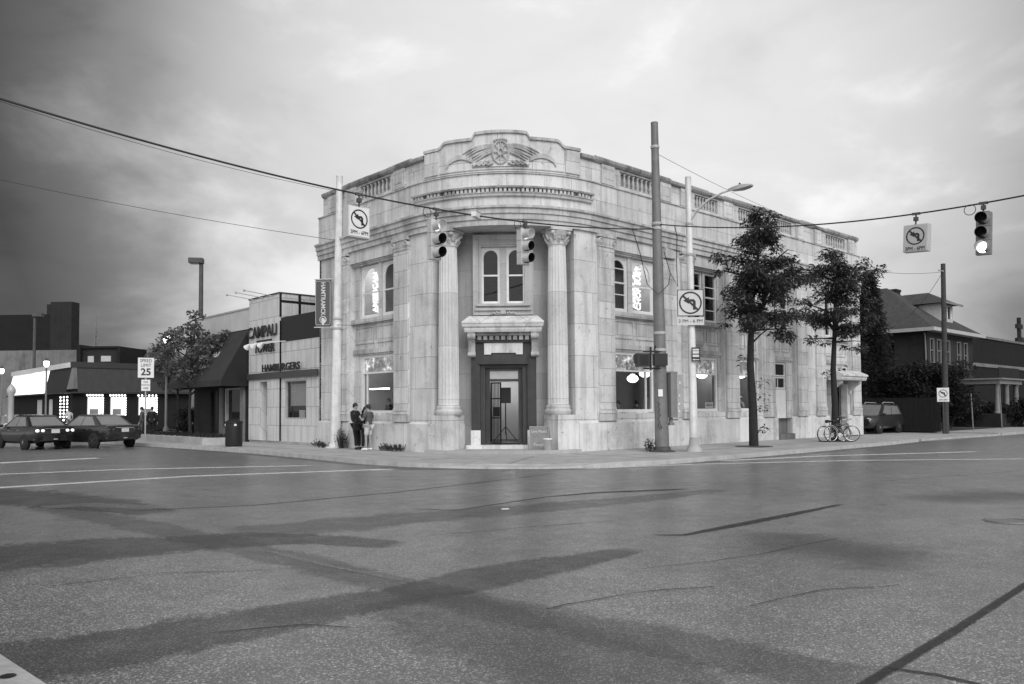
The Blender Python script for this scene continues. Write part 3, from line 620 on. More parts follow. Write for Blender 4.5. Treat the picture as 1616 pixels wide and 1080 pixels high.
# columns
def flut(a, z): return 1 - .055 * (abs(math.sin(a * 10)) ** .7 > .45) if 1.7 < z < 7.35 else 1
for t_ in (-26.3, 26.3):
    cx_, cy_ = RC + 4.42 * math.cos(A0 + R_(t_)), RC + 4.42 * math.sin(A0 + R_(t_))
    m = MB(); m.lathe([(.46, 1.331), (.46, 1.40), (.48, 1.43), (.48, 1.49), (.44, 1.53), (.42, 1.56), (.44, 1.60), (.43, 1.64), (.39, 1.68)], (cx_, cy_, 0), 40); m.build('column_base', 'stone_trim', bank, True)
    m = MB(); zs = [(.375, 1.69), (.375, 1.75), (.37, 2.6), (.365, 3.6), (.355, 4.6), (.345, 5.6), (.33, 6.6), (.315, 7.3), (.315, 7.38)]
    m.lathe(zs, (cx_, cy_, 0), 120, mod=flut); m.build('column_shaft', 'stone_col', bank)
    m = MB(); m.lathe([(.34, 7.381), (.35, 7.43), (.32, 7.46), (.33, 7.6), (.38, 7.74), (.44, 7.86), (.40, 7.88)], (cx_, cy_, 0), 24)
    for k in range(8):
        a = 2 * math.pi * k / 8 + .2
        for rr, zz, h in ((.33, 7.46, .15), (.36, 7.58, .16)):
            aa = a + (.39 if zz > 7.5 else 0); m.tube([(cx_ + rr * math.cos(aa), cy_ + rr * math.sin(aa), zz), (cx_ + (rr + .05) * math.cos(aa), cy_ + (rr + .05) * math.sin(aa), zz + h * .7), (cx_ + (rr + .12) * math.cos(aa), cy_ + (rr + .12) * math.sin(aa), zz + h)], [.05, .06, .03], 5)
    for k in range(4):
        a = A0 + R_(t_) + math.pi / 4 + math.pi / 2 * k; c_ = (cx_ + .46 * math.cos(a), cy_ + .46 * math.sin(a), 7.80)
        m.ball(c_, .085, 8)
    q = MB()
    for k in range(4):
        a = A0 + R_(t_) + math.pi / 4 + math.pi / 2 * k; q.v.append((cx_ + .58 * math.cos(a), cy_ + .58 * math.sin(a), 7.885)); 
    q.v += [(x, y, 7.984) for x, y, _ in q.v]; q.f = [(0, 1, 2, 3), (4, 5, 6, 7)] + [(i, (i + 1) % 4, 4 + (i + 1) % 4, 4 + i) for i in range(4)]; q.m = [0] * 6
    q.build('column_abacus', 'stone_trim', bank); m.build('column_capital', 'stone_trim', bank, auto=40)
# niche behind the columns
NO = -1.2
ni = MB(); k_ = RC / (RC + NO)
HOLES = [(-1.0 * k_, 1.0 * k_, .25, 3.95), (-.78 * k_, .78 * k_, 5.3, 7.5)]
wallgrid(ni, MC, -2.72, 2.72, 0, 8.0, NO, HOLES, .1, .2); ni.build('niche_wall', 'stone_niche', bank)
m = MB(); m.strip(MC, [(a, 8.0, 8.02) for a in [-2.72 + 5.44 * i / 20 for i in range(21)]], -1.3, .05); m.build('soffit', 'stone_niche', bank)
m = slab([MC(a, .55, 0)[:2] for a in [-2.6 + 5.2 * i / 12 for i in range(13)]] + [MC(2.3, -1.3, 0)[:2], MC(-2.3, -1.3, 0)[:2]], .001, .12); m.build('entrance_step', 'concrete', bank)
m = MB(); m.mbox(MN, -1.35, 1.2, -1.6, -.75, .121, .25); m.build('entrance_step', 'stone_plinth', bank)
# portal
por = MB(); f0 = -1.06
for s_ in (-1, 1):
    por.mbox(MN, *sorted((s_ * .86, s_ * 1.18)), NO - .3, f0, .78 if 1 else 0, 3.95); por.mbox(MN, *sorted((s_ * .68, s_ * .858)), NO - .35, f0 - .10, .251, 3.15)
    por.mbox(MN, *sorted((s_ * .52, s_ * .678)), NO - .55, f0 - .24, .251, 3.05)
por.mbox(MN, -.858, .858, NO - .3, f0, 3.151, 3.95); por.mbox(MN, -.678, .678, NO - .4, f0 - .12, 3.051, 3.15)
por.mbox(MN, -.518, .518, NO - .5, f0 - .2, 2.95, 3.05); por.mbox(MN, -.518, .518, NO - .5, f0 - .22, 2.56, 2.64)
for z in (3.16,): por.mbox(MN, -.92, .92, f0 + .001, f0 + .05, 3.17, 3.25)
por.build('portal_surround', 'portal', bank)
for s_ in (-1, 1): m = MB(); m.mbox(MN, *sorted((s_ * .85, s_ * 1.2)), NO - .3, f0 + .02, .251, .779); m.build('portal_base_block', 'stone_plinth', bank)
m = MB(); m.mbox(MN, -.516, .516, NO - .45, f0 - .26, 2.642, 2.948); m.build('transom_panel', 'panel_grey', bank)
m = MB(); m.prism(MN, [(-.70, 3.52), (-.46, 3.52), (-.44, 3.58), (.44, 3.58), (.46, 3.52), (.70, 3.52), (.70, 3.94), (-.70, 3.94)], f0 + .001, f0 + .04); m.build('name_tablet', 'stone_plain', bank)
m = MB(); m.mbox(MN, -1.0, 1.0, f0 - .2, f0 + .10, 3.96, 4.30); m.build('dentil_frieze', 'portal', bank)
m = MB()
for i in range(9): m.mbox(MN, -.86 + .215 * i - .07, -.86 + .215 * i + .07, f0 + .10, f0 + .17, 4.04, 4.19)
m.mbox(MN, -1.0, 1.0, f0 + .101, f0 + .2, 4.20, 4.30); m.build('dentil_course', 'stone_coping', bank)
for s_ in (-1, 1):
    m = MB(); a0, a1 = sorted((s_ * 1.02, s_ * 1.26))
    pr = [(f0 - .1, 3.42), (f0 + .06, 3.42), (f0 + .13, 3.55), (f0 + .10, 3.78), (f0 + .18, 3.98), (f0 + .34, 4.12), (f0 + .38, 4.30), (f0 - .1, 4.30)]
    n = len(pr); m.add([MN(a, o, z) for a in (a0, a1) for o, z in pr], [tuple(range(n)), tuple(range(n, 2 * n))[::-1]] + [(i, (i + 1) % n, n + (i + 1) % n, n + i) for i in range(n)])
    for o, z, r in ((f0 + .12, 3.52, .085), (f0 + .27, 4.17, .12)): m.tube([MN(a0 - .02, o, z), MN(a1 + .02, o, z)], r, 12)
    m.build('console_bracket', 'stone_coping', bank, auto=35)
m = MB(); pr = [(f0 - .3, 4.31), (f0 + .36, 4.31), (f0 + .40, 4.40), (f0 + .40, 4.46), (f0 + .46, 4.50), (f0 + .50, 4.62), (f0 + .50, 4.67), (f0 + .20, 4.90), (f0 - .3, 4.95)]
n = len(pr); vs = []
for a in (-1, 1):
    for o, z in pr: vs.append(MN(a * (1.10 + (o - f0) * .75), o, z))
m.add(vs, [tuple(range(n)), tuple(range(n, 2 * n))[::-1]] + [(i, (i + 1) % n, n + (i + 1) % n, n + i) for i in range(n)]); m.build('door_hood', 'stone_plain', bank)
# surround of the middle window
m = MB(); o1 = NO + .14
for s_ in (-1, 1): m.mbox(MN, *sorted((s_ * .80, s_ * 1.10)), NO - .2, o1, 4.96, 7.9); m.mbox(MN, *sorted((s_ * .80, s_ * .86)), o1, o1 + .05, 5.36, 7.52)
m.mbox(MN, -.80, .80, NO - .2, o1, 7.46, 7.9); m.mbox(MN, -.86, .86, o1 + .001, o1 + .05, 7.521, 7.60); m.mbox(MN, -.80, .80, NO - .2, o1, 4.96, 5.28)
m.mbox(MN, -1.02, 1.02, o1 + .001, o1 + .08, 5.12, 5.20); m.mbox(MN, -.98, .98, o1 + .002, o1 + .1, 5.28, 5.36)
for s_ in (-1, 1):
    for j in range(5): m.ball(MN(s_ * (.16 + .07 * j), o1 + .03, 5.03 + .03 * (j % 2) - .008 * j), .045, 6)
m.mbox(MN, -.1, .1, o1 + .001, o1 + .07, 4.99, 5.12)
m.build('window_surround', 'stone_niche', bank)
# ------------------------------------------------------------------ windows
def sash(M, a0, a1, o, z0, z1, rail=None, arch=False, munt=(), cas=.075, wood='wood_white', gl='glass', name='window', split=None, fw_=.055):
    """timber casing (the part) with its pane as a sub-part"""
    f = MB(); d0, d1 = o - .11, o
    f.mbox(M, a0, a0 + cas, d0, d1, z0, z1); f.mbox(M, a1 - cas, a1, d0, d1, z0, z1); f.mbox(M, a0 + cas, a1 - cas, d0, d1, z1 - cas, z1); f.mbox(M, a0 + cas, a1 - cas, d0, d1 + .02, z0, z0 + cas)
    b0, b1, y0, y1 = a0 + cas, a1 - cas, z0 + cas, z1 - cas
    if arch:
        c = (b0 + b1) / 2; r = (b1 - b0) / 2 - fw_ * .6
        N_ = 14; top = []
        for i in range(N_ + 1):
            t = math.pi * i / N_; top.append((c - r * math.cos(t), y1 - .05 - r + r * math.sin(t)))
        f.strip(M, [(b0, y1 - .05 - r, y1)] + [(a, z, y1) for a, z in top] + [(b1, y1 - .05 - r, y1)], d0 + .03, d1 - .025)
        for q0, q1 in ((b0, c - r), (c + r, b1)): f.mbox(M, q0, q1, d0 + .03, d1 - .025, y0, y1 - .05 - r)
        f.mbox(M, c - r, c + r, d0 + .03, d1 - .03, y0, y0 + fw_)
        b0, b1 = c - r, c + r
    if rail: f.mbox(M, b0 - .03, b1 + .03, d0 + .02, d1 - .01, rail - .03, rail + .03)
    for zz in munt: f.mbox(M, b0, b1, d0 + .035, d1 - .04, zz - .018, zz + .018)
    if split: f.mbox(M, split - .025, split + .025, d0 + .035, d1 - .03, y0, y1)
    fo = f.build(name, wood, bank)
    g = MB(); g.mbox(M, a0 + cas * .5, a1 - cas * .5, d0 + .042, d0 + .05, z0 + cas * .5, (z1 - cas * .5)); g.build('pane', gl, fo); return fo
def shopwin(M, a0, a1, o, z0, zt, z1, side=None):
    """ground floor window: one large pane below a leaded transom light"""
    fo = sash(M, a0, a1, o, z0, z1, rail=zt, cas=.10)
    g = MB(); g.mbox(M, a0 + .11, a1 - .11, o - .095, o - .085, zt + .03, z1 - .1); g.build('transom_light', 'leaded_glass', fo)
    if side: g = MB(); g.mbox(M, side - .035, side + .035, o - .1, o - .02, z0 + .1, zt - .03); g.build('mullion', 'wood_white', fo)
    return fo
O = -BD
def bay(M, a0, a1, low, ups, rail, panels=True, zlow=1.34):
    holes = []
    if low: holes.append(low)
    for u in ups: holes.append((u[0], u[1], 5.22, 7.36))
    b = MB(); wallgrid(b, M, a0, a1, zlow, 7.5, O, holes, .16); b.build('bay_wall', 'stone', bank)
    def piece(nm, *bx):
        t = MB()
        for q in bx: t.mbox(M, *q)
        t.build(nm, 'stone_trim', bank)
    if ups:
        piece('window_sill', (a0 + .02, a1 - .02, O + .001, O + .16, 5.02, 5.20)); piece('window_lintel', (a0 + .05, a1 - .05, O + .001, O + .10, 7.38, 7.44), (a0 + .02, a1 - .02, O + .001, O + .15, 7.441, 7.499))
    piece('string_moulding', (a0 + .02, a1 - .02, O + .001, O + .07, 3.80, 3.98))
    mid = (a0 + a1) / 2
    for r0, r1 in ((a0 + .16, mid - .1), (mid + .1, a1 - .16)): piece('spandrel_panel', (r0, r1, O + .001, O + .035, 4.20, 4.24), (r0, r1, O + .001, O + .035, 4.84, 4.88), (r0, r0 + .04, O + .001, O + .035, 4.241, 4.839), (r1 - .04, r1, O + .001, O + .035, 4.241, 4.839))
lowL = (5.98, 8.62, 1.42, 3.72); bay(ML, *Lb[0], lowL, [(6.0, 7.15), (7.35, 8.7)], 6.3)
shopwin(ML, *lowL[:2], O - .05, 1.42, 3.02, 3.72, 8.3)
sash(ML, 6.02, 7.13, O - .05, 5.24, 7.34, 6.25, True); sash(ML, 7.37, 8.68, O - .05, 5.24, 7.34, 6.25, True, gl='glass')
b1 = Rb[0]; lw = (5.86, 8.5, 1.40, 3.70); bay(MR, *b1, lw, [(5.86, 6.92), (7.16, 8.55)], 6.3)
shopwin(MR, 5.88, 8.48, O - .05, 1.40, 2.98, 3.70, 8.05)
sash(MR, 5.88, 6.90, O - .05, 5.24, 7.34, 6.35, True, (6.9, 5.9), gl='glass'); sash(MR, 7.18, 8.53, O - .05, 5.24, 7.34, 6.3, True, gl='glass')
b2 = Rb[1]; bay(MR, *b2, (11.0, 13.05, 1.40, 3.70), [(11.0, 11.95), (12.1, 13.05)], 6.3)
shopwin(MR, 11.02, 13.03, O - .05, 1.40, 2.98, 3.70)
for a, b in ((11.02, 11.93), (12.12, 13.03)): sash(MR, a, b, O - .05, 5.24, 7.34, 6.3, False, (6.75, 5.75), gl='glass')
b3 = Rb[2]; bay(MR, *b3, (14.42, 16.22, 1.40, 3.70), [(14.42, 15.25), (15.4, 16.22)], 6.3)
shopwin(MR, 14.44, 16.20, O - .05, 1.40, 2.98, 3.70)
for a, b in ((14.44, 15.23), (15.42, 16.2)): sash(MR, a, b, O - .05, 5.24, 7.34, 6.3, False, (6.75,), gl='glass')
b4 = Rb[3]; bay(MR, *b4, (17.62, 18.95, .06, 3.70), [(17.6, 18.4), (18.55, 19.3)], 6.3, zlow=.06)
for a, b in ((17.62, 18.38), (18.57, 19.28)): sash(MR, a, b, O - .05, 5.24, 7.34, 6.3, False, (6.75,), gl='glass')
sash(MR, 17.64, 18.93, O - .05, 3.02, 3.68, None, cas=.07, gl='glass_dark'); sash(MR, 17.64, 18.93, O - .05, 2.42, 3.0, None, cas=.07, gl='glass_dark', split=18.28)
m = MB(); m.mbox(MR, 17.64, 18.93, O - .16, O - .03, 1.0, 2.40); m.mbox(MR, 17.80, 18.50, O - .03, O + .0, 1.02, 2.34); m.build('door', 'wood_white', bank)
m = MB(); m.mbox(MR, 17.64, 18.93, O - .2, O + .02, .06, .995); m.mbox(MR, 17.62, 18.95, O + .02, .2, 0.0, .28); m.build('blocked_doorway', 'render_grey', bank)
b5 = Rb[4]; bay(MR, *b5, (23.05, 24.85, .06, 2.75), [(22.9, 23.8), (24.1, 25.0)], 6.3, zlow=.06)
for a, b in ((22.92, 23.78), (24.12, 24.98)): sash(MR, a, b, O - .05, 5.24, 7.34, 6.3, False, gl='glass')
m = MB(); m.mbox(MR, 23.05, 24.85, -.9, -.8, .06, 2.75); m.build('door', 'black', bank)
for q in (22.85, 24.75): m = MB(); m.mbox(MR, q, q + .28, O, .12, .06, 2.75); m.build('entrance_jamb', 'stone', bank)
for q in (22.8, 24.84):
    m = MB()
    pr = [(-.2, 2.2), (.2, 2.2), (.25, 2.4), (.5, 2.62), (.7, 2.75), (.7, 2.9), (-.2, 2.9)]; n = len(pr)
    m.add([MR(a, o, z) for a in (q, q + .24) for o, z in pr], [tuple(range(n)), tuple(range(n, 2 * n))[::-1]] + [(i, (i + 1) % n, n + (i + 1) % n, n + i) for i in range(n)]); m.build('console_bracket', 'stone_trim', bank)
m = MB(); pr = [(-.2, 2.91), (.85, 2.91), (.9, 3.0), (.9, 3.08), (.98, 3.12), (.98, 3.2), (.5, 3.42), (-.2, 3.5)]; n = len(pr)
m.add([MR(a, o, z) for a in (22.5, 25.4) for o, z in pr], [tuple(range(n)), tuple(range(n, 2 * n))[::-1]] + [(i, (i + 1) % n, n + (i + 1) % n, n + i) for i in range(n)]); m.build('entrance_hood', 'stone_plain', bank)
# middle windows above the door (niche)
for s_ in (-1, 1): sash(MN, *sorted((s_ * .12, s_ * .80)), NO + .02, 5.37, 7.45, 6.42, True, cas=.05, gl='glass')
m = MB(); m.mbox(MN, -.118, .118, NO - .1, NO + .05, 5.37, 7.45); m.build('mullion', 'stone_niche', bank)
# doorway: barred gate leaf swung half open
m = MB()
def MG(a, o, z): return MN(-.5 + a * math.cos(R_(38)) + o * math.sin(R_(38)), NO - .2 - a * math.sin(R_(38)) * -1 + o * math.cos(R_(38)), z)
for q in (0, .44): m.mbox(MG, q, q + .05, 0, .04, .27, 2.52)
for z in (.27, 1.2, 1.9, 2.47): m.mbox(MG, .051, .439, 0.002, .038, z, z + .05)
for i in range(5): m.mbox(MG, .10 + .066 * i, .12 + .066 * i, .01, .03, .321, 2.469)
m.mbox(MG, .1, .36, .04, .1, 1.28, 1.62); m.build('barred_gate', 'black', bank)
m = MB(); m.mbox(MG, .455, .485, .04, .07, 1.25, 1.55); m.build('gate_handle', 'chrome', bank)
# interior of the ground floor
def room(pts, z0, z1, mat):
    m = MB(); n = len(pts)
    m.add([(x, y, z) for z in (z0, z1) for x, y in pts], [tuple(range(n))] + [(i, (i + 1) % n, n + (i + 1) % n, n + i) for i in range(n)]); m.build('interior_wall', mat, bank, recalc=False)
m = MB(); m.box(4.9, 17.2, 5.6, 5.7, .341, 4.249); m.box(17.2, 17.3, .3, 5.7, .341, 4.249); m.box(4.8, 4.899, 2.9, 11.2, .341, 4.249); m.box(.3, 4.8, 11.2, 11.3, .341, 4.249); m.build('interior_wall', 'inside_wall', bank)
m = MB(); m.mbox(MN, -1.6, 1.6, -4.2, -4.1, .341, 4.249); m.build('interior_wall', 'inside_white', bank)
m = MB(); m.box(13.6, 13.7, .9, 5.5, .341, 4.249); m.build('interior_wall', 'inside_wall', bank)
m = MB(); m.mbox(MN, -.9, .9, -3.2, -3.1, 2.62, 2.70); m.build('fluorescent_tube', 'tube_light', bank)
# upper rooms: only the two bays with the neon signs are papered white
m = MB(); m.box(4.9, 9.3, 1.6, 1.7, 4.46, 8.19); m.box(9.3, 9.4, .3, 1.7, 4.46, 8.19); m.box(7.0, 7.06, .3, 1.6, 4.46, 8.19); m.build('upper_partition', 'inside_white', bank)
m = MB(); m.box(1.6, 1.7, 5.0, 9.4, 4.46, 8.19); m.box(.3, 1.7, 9.4, 9.5, 4.46, 8.19); m.box(.3, 1.6, 7.2, 7.26, 4.46, 8.19); m.build('upper_partition', 'inside_white', bank)
m = MB(); m.box(9.6, RE - .3, 2.4, 2.5, 4.46, 8.19); m.build('upper_partition', 'inside_dark', bank)
m = MB(); m.box(7.3, 8.9, .9, 1.2, 7.9, 8.1); m.build('hidden_fill_box', 'fill_glow', bank); m = MB(); m.box(.9, 1.2, 7.5, 9.0, 7.9, 8.1); m.build('hidden_fill_box', 'fill_glow', bank)  # unseen glowing boxes added above the window heads to brighten the neon rooms
m = MB(); m.box(5.88, 6.45, .45, .47, 5.2, 7.3); m.box(11.0, 11.4, .45, .47, 5.2, 7.3); m.box(6.2, 6.25, .45, .52, 5.2, 7.3); m.build('curtain', 'cloth_mid', bank)
m = MB(); m.box(.45, .47, 6.05, 6.55, 6.0, 7.3); m.build('curtain', 'inside_wall', bank)
def on(M, a, o, z): return Vector(M(a, o, z))
# neon signs: letters stacked up the window, in two columns
def neon(label, M, a, o, rot, z0, cols):
    t = thing('neon_sign', label, 'neon sign', W(*M(a, o, 0)), RZ + rot)
    for i, (s, x) in enumerate(cols):
        c = child('lettering', text_mesh(s, .34, .015, 'neon', 1.02, .012), t, (x, 0, z0), (R_(90), R_(-90), 0)); c.scale = (.95, 1.15, 1)
    b = MB(); b.box(-.30, .32, .05, .07, z0 - .95, z0 - .92); b.box(-.30, .32, .05, .07, z0 + .92, z0 + .95); b.box(-.3, -.28, .05, .07, z0 - .92, z0 + .92); b.box(.30, .32, .05, .07, z0 - .92, z0 + .92); b.build('sign_frame', 'metal_grey', t)
neon('lit white neon sign reading CHOP SUEY in the upper window behind the tall grey pole', MR, 7.72, O - .22, 0, 6.28, [('CHOP SUEY', .12), ('AMERICAN', -.19)])
neon('lit white neon sign in the upper window above the three people by the wall', ML, 7.75, O - .22, R_(-90), 6.28, [('CHOP SUEY', .12), ('AMERICAN', -.19)])
# ------------------------------------------------------------------ things inside the bank
pg = MB(); pg.lathe([(.03, .30), (.10, .29), (.11, .24), (.20, .20), (.25, .10), (.22, 0.02), (.12, -.05), (.03, -.07)], n=20); gme = pg.mesh('lamp_globe', 'globe', True)
pr_ = MB(); pr_.tube([(0, 0, .30), (0, 0, 1.2)], .012, 6); pme = pr_.mesh('lamp_rod', 'pole_dark')
def pendant(x, y, z, label):
    t = thing('pendant_lamp', label, 'lamp', W(x, y, z), 0, 'schoolhouse pendant lamps inside the bank')
    child('lamp_globe', gme, t); c = child('lamp_rod', pme, t); c.scale = (1, 1, max(.01, (4.25 - z - .3) / .9)); c.location = (0, 0, .3 - .3 * c.scale[2])
pendant(9.17, 1.2, 2.88, 'glowing white pendant globe, nearer of the two in the window beside the doorway column')
pendant(10.1, 2.6, 2.72, 'glowing white pendant globe, lower and farther of the pair in the window beside the doorway')
pendant(12.95, 1.0, 2.90, 'glowing white pendant globe in the window behind the white sign pole')
pendant(16.15, 1.0, 2.98, 'glowing white pendant globe behind the trunk of the first street tree')
m = MB(); m.box(1.9, 2.05, 9.3, 10.6, 2.43, 2.47); m.build('fluorescent_tube', 'tube_light', bank)
m = MB(); m.box(3.0, 3.6, 5.7, 11.1, .341, 1.5); tag(m.build('bar_counter', 'inside_dark', loc=(KX, KY, 0), rz=RZ), 'dark bar counter seen through the left hand window', 'counter')
m = MB(); m.box(4.75, 4.79, 8.9, 10.2, 2.4, 3.0); o = m.build('wall_picture', 'cloth_mid', loc=(KX, KY, 0), rz=RZ); tag(o, 'small grey picture hanging behind the left hand window', 'picture')
m = MB(); m.box(8.75, 9.1, .95, .98, 1.3, 2.0); m.box(8.83, 9.02, .93, .95, 1.4, 1.9); tag(m.build('easel_picture', 'paper', loc=(KX, KY, 0), rz=RZ), 'pale framed picture standing inside the window behind the grey pole', 'picture')
m = MB(); m.box(0, .62, -.01, .0, 0, .26); o = m.build('window_notice', 'paper'); o.location = W(*MR(12.25, O - .17, 1.52)); o.rotation_euler = (0, 0, RZ); tag(o, 'white printed notice at the foot of the window behind the white pole', 'notice')
text(o, 'RESERVATION', .075, (.31, -.014, .13), mat='lettering', ext=.001)
m = MB(); m.box(0, 1.05, -.01, .01, 0, .36); o = m.build('window_sign', 'signal_in'); o.location = W(*MR(11.15, O - .19, 3.18)); o.rotation_euler = (0, 0, RZ); tag(o, 'dark narrow sign with pale letters hung in the transom behind the white pole', 'sign')
text(o, 'BAR & GRILL', .17, (.52, -.014, .18), mat='letter_pale', ext=.002)
t = thing('loudspeaker', 'black loudspeaker on a tripod stand just inside the open doorway', 'speaker', W(*MN(.02, -1.95, .34)), RZ - R_(45))
m = MB(); m.box(-.2, .2, -.17, .17, 1.42, 2.0); m.box(-.16, .16, -.19, -.17, 1.46, 1.96); m.build('speaker_cabinet', 'black', t)
m = MB(); m.tube([(0, 0, .25), (0, 0, 1.42)], .022, 8); m.build('stand_pole', 'black', t)
for a in (-.45, .45, .02):
    m = MB(); m.tube([(0, 0, .55), (a, .3 if a == .02 else -.12, .0)], .016, 6); m.build('leg', 'black', t)
# ------------------------------------------------------------------ people
def skin_obj(name, nodes, edges, root, mat, parent, sub=1):
    names = list(nodes); idx = {k: i for i, k in enumerate(names)}
    me = bpy.data.meshes.new(name); me.from_pydata([nodes[k][0] for k in names], [(idx[a], idx[b]) for a, b in edges], [])
    o = bpy.data.objects.new(name, me); COL.objects.link(o)
    o.modifiers.new('s', 'SKIN'); ss = o.modifiers.new('d', 'SUBSURF'); ss.levels = sub; ss.render_levels = sub
    for k in names:
        r = nodes[k][1]; r = r if isinstance(r, tuple) else (r, r); me.skin_vertices[0].data[idx[k]].radius = r
    me.skin_vertices[0].data[idx[root]].use_root = True
    bpy.context.view_layer.update()
    m2 = bpy.data.meshes.new_from_object(o.evaluated_get(bpy.context.evaluated_depsgraph_get()))
    bpy.data.objects.remove(o); bpy.data.meshes.remove(me); m2.materials.clear(); m2.materials.append(MATS[mat])
    m2.polygons.foreach_set('use_smooth', [True] * len(m2.polygons)); return child(name, m2, parent)
def person(label, loc, rz, H=1.75, pose=None, top='cloth_grey', bottom='cloth_black', shoe='black', short=False, sleeves='short', hair='hair', cap=None, bag=False, seated=False, female=False, group=None):
    """local frame: x to the figure's right hand side seen from behind, y forwards"""
    t = thing('person', label, 'person', loc, rz, group); k = H / 1.75; P = pose or {}
    V = lambda *q: Vector(q) * k
    lean = P.get('lean', 0)
    def up(x, y, z):     # torso leans about the pelvis
        d = z - .95; return V(x, y + math.sin(lean) * d, .95 + math.cos(lean) * d + P.get('drop', 0))
    D = P.get('drop', 0)
    hipz = .92 + D; s_ = .175 if female else .195
    nd = {'pel': (up(0, 0, .97), .125 * k), 'waist': (up(0, 0, 1.12), (.13 * k, .105 * k)), 'chest': (up(0, 0, 1.33), (.165 * k, .115 * k)), 'coll': (up(0, 0, 1.44), (.10 * k, .075 * k)), 'neck': (up(0, .015, 1.52), .052 * k), 'chin': (up(0, .03 + P.get('hx', 0), 1.585), (.062 * k, .072 * k)), 'head': (up(0, .03 + P.get('hx', 0), 1.655), (.076 * k, .096 * k)), 'crown': (up(0, .02 + P.get('hx', 0), 1.735), (.05 * k, .062 * k))}
    ed = [('pel', 'waist'), ('waist', 'chest'), ('chest', 'coll'), ('coll', 'neck'), ('neck', 'chin'), ('chin', 'head'), ('head', 'crown')]
    arm = {}
    for sd, sg in (('l', -1), ('r', 1)):
        sh = up(sg * s_, 0, 1.41); el = P.get('el' + sd, (sg * .26, -.03, 1.13)); wr = P.get('wr' + sd, (sg * .27, .08, .88))
        el = up(*el); wr = up(*wr); arm[sd] = (sh, el, wr)
        nd['sh' + sd] = (sh, .058 * k); nd['el' + sd] = (el, .041 * k); nd['wr' + sd] = (wr, .028 * k)
        dr = (wr - el).normalized(); pa = wr + dr * .07 * k; nd['pa' + sd] = (pa, (.036 * k, .018 * k))
        ed += [('coll', 'sh' + sd), ('sh' + sd, 'el' + sd), ('el' + sd, 'wr' + sd), ('wr' + sd, 'pa' + sd)]
        sidev = dr.orthogonal().normalized(); cur = dr.cross(sidev).normalized()
        for j, (off, ln) in enumerate(((-.026, .066), (-.009, .078), (.009, .074), (.026, .058))):
            a_ = pa + (sidev * off + dr * .03) * k; b_ = a_ + (dr * ln * .6) * k; c_ = b_ + (dr * ln * .35 + cur * ln * .4) * k
            nd[f'f{sd}{j}a'] = (a_, .0095 * k); nd[f'f{sd}{j}b'] = (b_, .0085 * k); nd[f'f{sd}{j}c'] = (c_, .007 * k); ed += [('pa' + sd, f'f{sd}{j}a'), (f'f{sd}{j}a', f'f{sd}{j}b'), (f'f{sd}{j}b', f'f{sd}{j}c')]
        th = wr + (dr * .035 - sidev * .04 + cur * .01) * k; nd['t' + sd] = (th, .011 * k); nd['u' + sd] = (th + (dr * .045 - sidev * .012) * k, .009 * k); ed += [('wr' + sd, 't' + sd), ('t' + sd, 'u' + sd)]
        hp = V(sg * .095, 0, hipz)
        if seated: kn = V(sg * .12, .42, .50 + D + .42); an = V(sg * .12, .40, .10 + D + .42); 
        else: kn = V(*P.get('kn' + sd, (sg * .10, .02, .50))); an = V(*P.get('an' + sd, (sg * .10, -.02, .09)))
        toe = an + V(sg * .03, .16, -.05)
        nd['hp' + sd] = (hp, .088 * k); nd['kn' + sd] = (kn, .056 * k); nd['an' + sd] = (an, .037 * k); nd['to' + sd] = (toe, .03 * k)
        ed += [('pel', 'hp' + sd), ('hp' + sd, 'kn' + sd), ('kn' + sd, 'an' + sd), ('an' + sd, 'to' + sd)]
    nd['nose'] = (nd['head'][0] + V(0, .105, -.02), .012 * k); ed.append(('head', 'nose'))
    skin_obj('body', nd, ed, 'pel', 'skin', t, 2)
    hc = nd['head'][0]
    for sg in (-1, 1):
        m = MB(); m.ball(hc + V(sg * .03, .088, .012), .010 * k, 6); m.build('eye', 'black', t)
    m = MB(); m.ball(hc + V(0, -.012, .028), (.088 * k, .104 * k, .098 * k), 12)
    if female: m.ball(hc + V(0, -.06, -.06), (.08 * k, .06 * k, .12 * k), 10)
    if hair: m.v = [(x, y - max(0, (hc.z + .01 * k - z)) * .8, z) for x, y, z in m.v]; m.build('hair', hair, t, True)
    if cap:
        m = MB(); m.ball(hc + V(0, 0, .05), (.098 * k, .115 * k, .075 * k), 12); m.ball(hc + V(0, .12, .045), (.075 * k, .09 * k, .012 * k), 10); m.build('cap', cap, t, True)
    g = .022 * k
    tn = {'hem': (up(0, 0, .86 if top != 'suit' else .78), (.165 * k, .125 * k)), 'w': (up(0, 0, 1.08), (.155 * k, .128 * k)), 'c': (up(0, 0, 1.32), (.185 * k, .135 * k)), 'k': (up(0, 0, 1.45), (.105 * k, .085 * k))}
    te = [('hem', 'w'), ('w', 'c'), ('c', 'k')]
    for sd in 'lr':
        sh, el, wr = arm[sd]; tn['s' + sd] = (sh, .078 * k); te.append(('k', 's' + sd))
        if sleeves == 'short': tn['e' + sd] = (sh.lerp(el, .72), .066 * k); te.append(('s' + sd, 'e' + sd))
        else: tn['e' + sd] = (el, .056 * k); tn['q' + sd] = (el.lerp(wr, .94), .043 * k); te += [('s' + sd, 'e' + sd), ('e' + sd, 'q' + sd)]
    skin_obj('jacket' if sleeves == 'long' else 'shirt', tn, te, 'w', top, t)
    bn = {'p': (up(0, 0, .99), (.15 * k, .118 * k))}; be = []
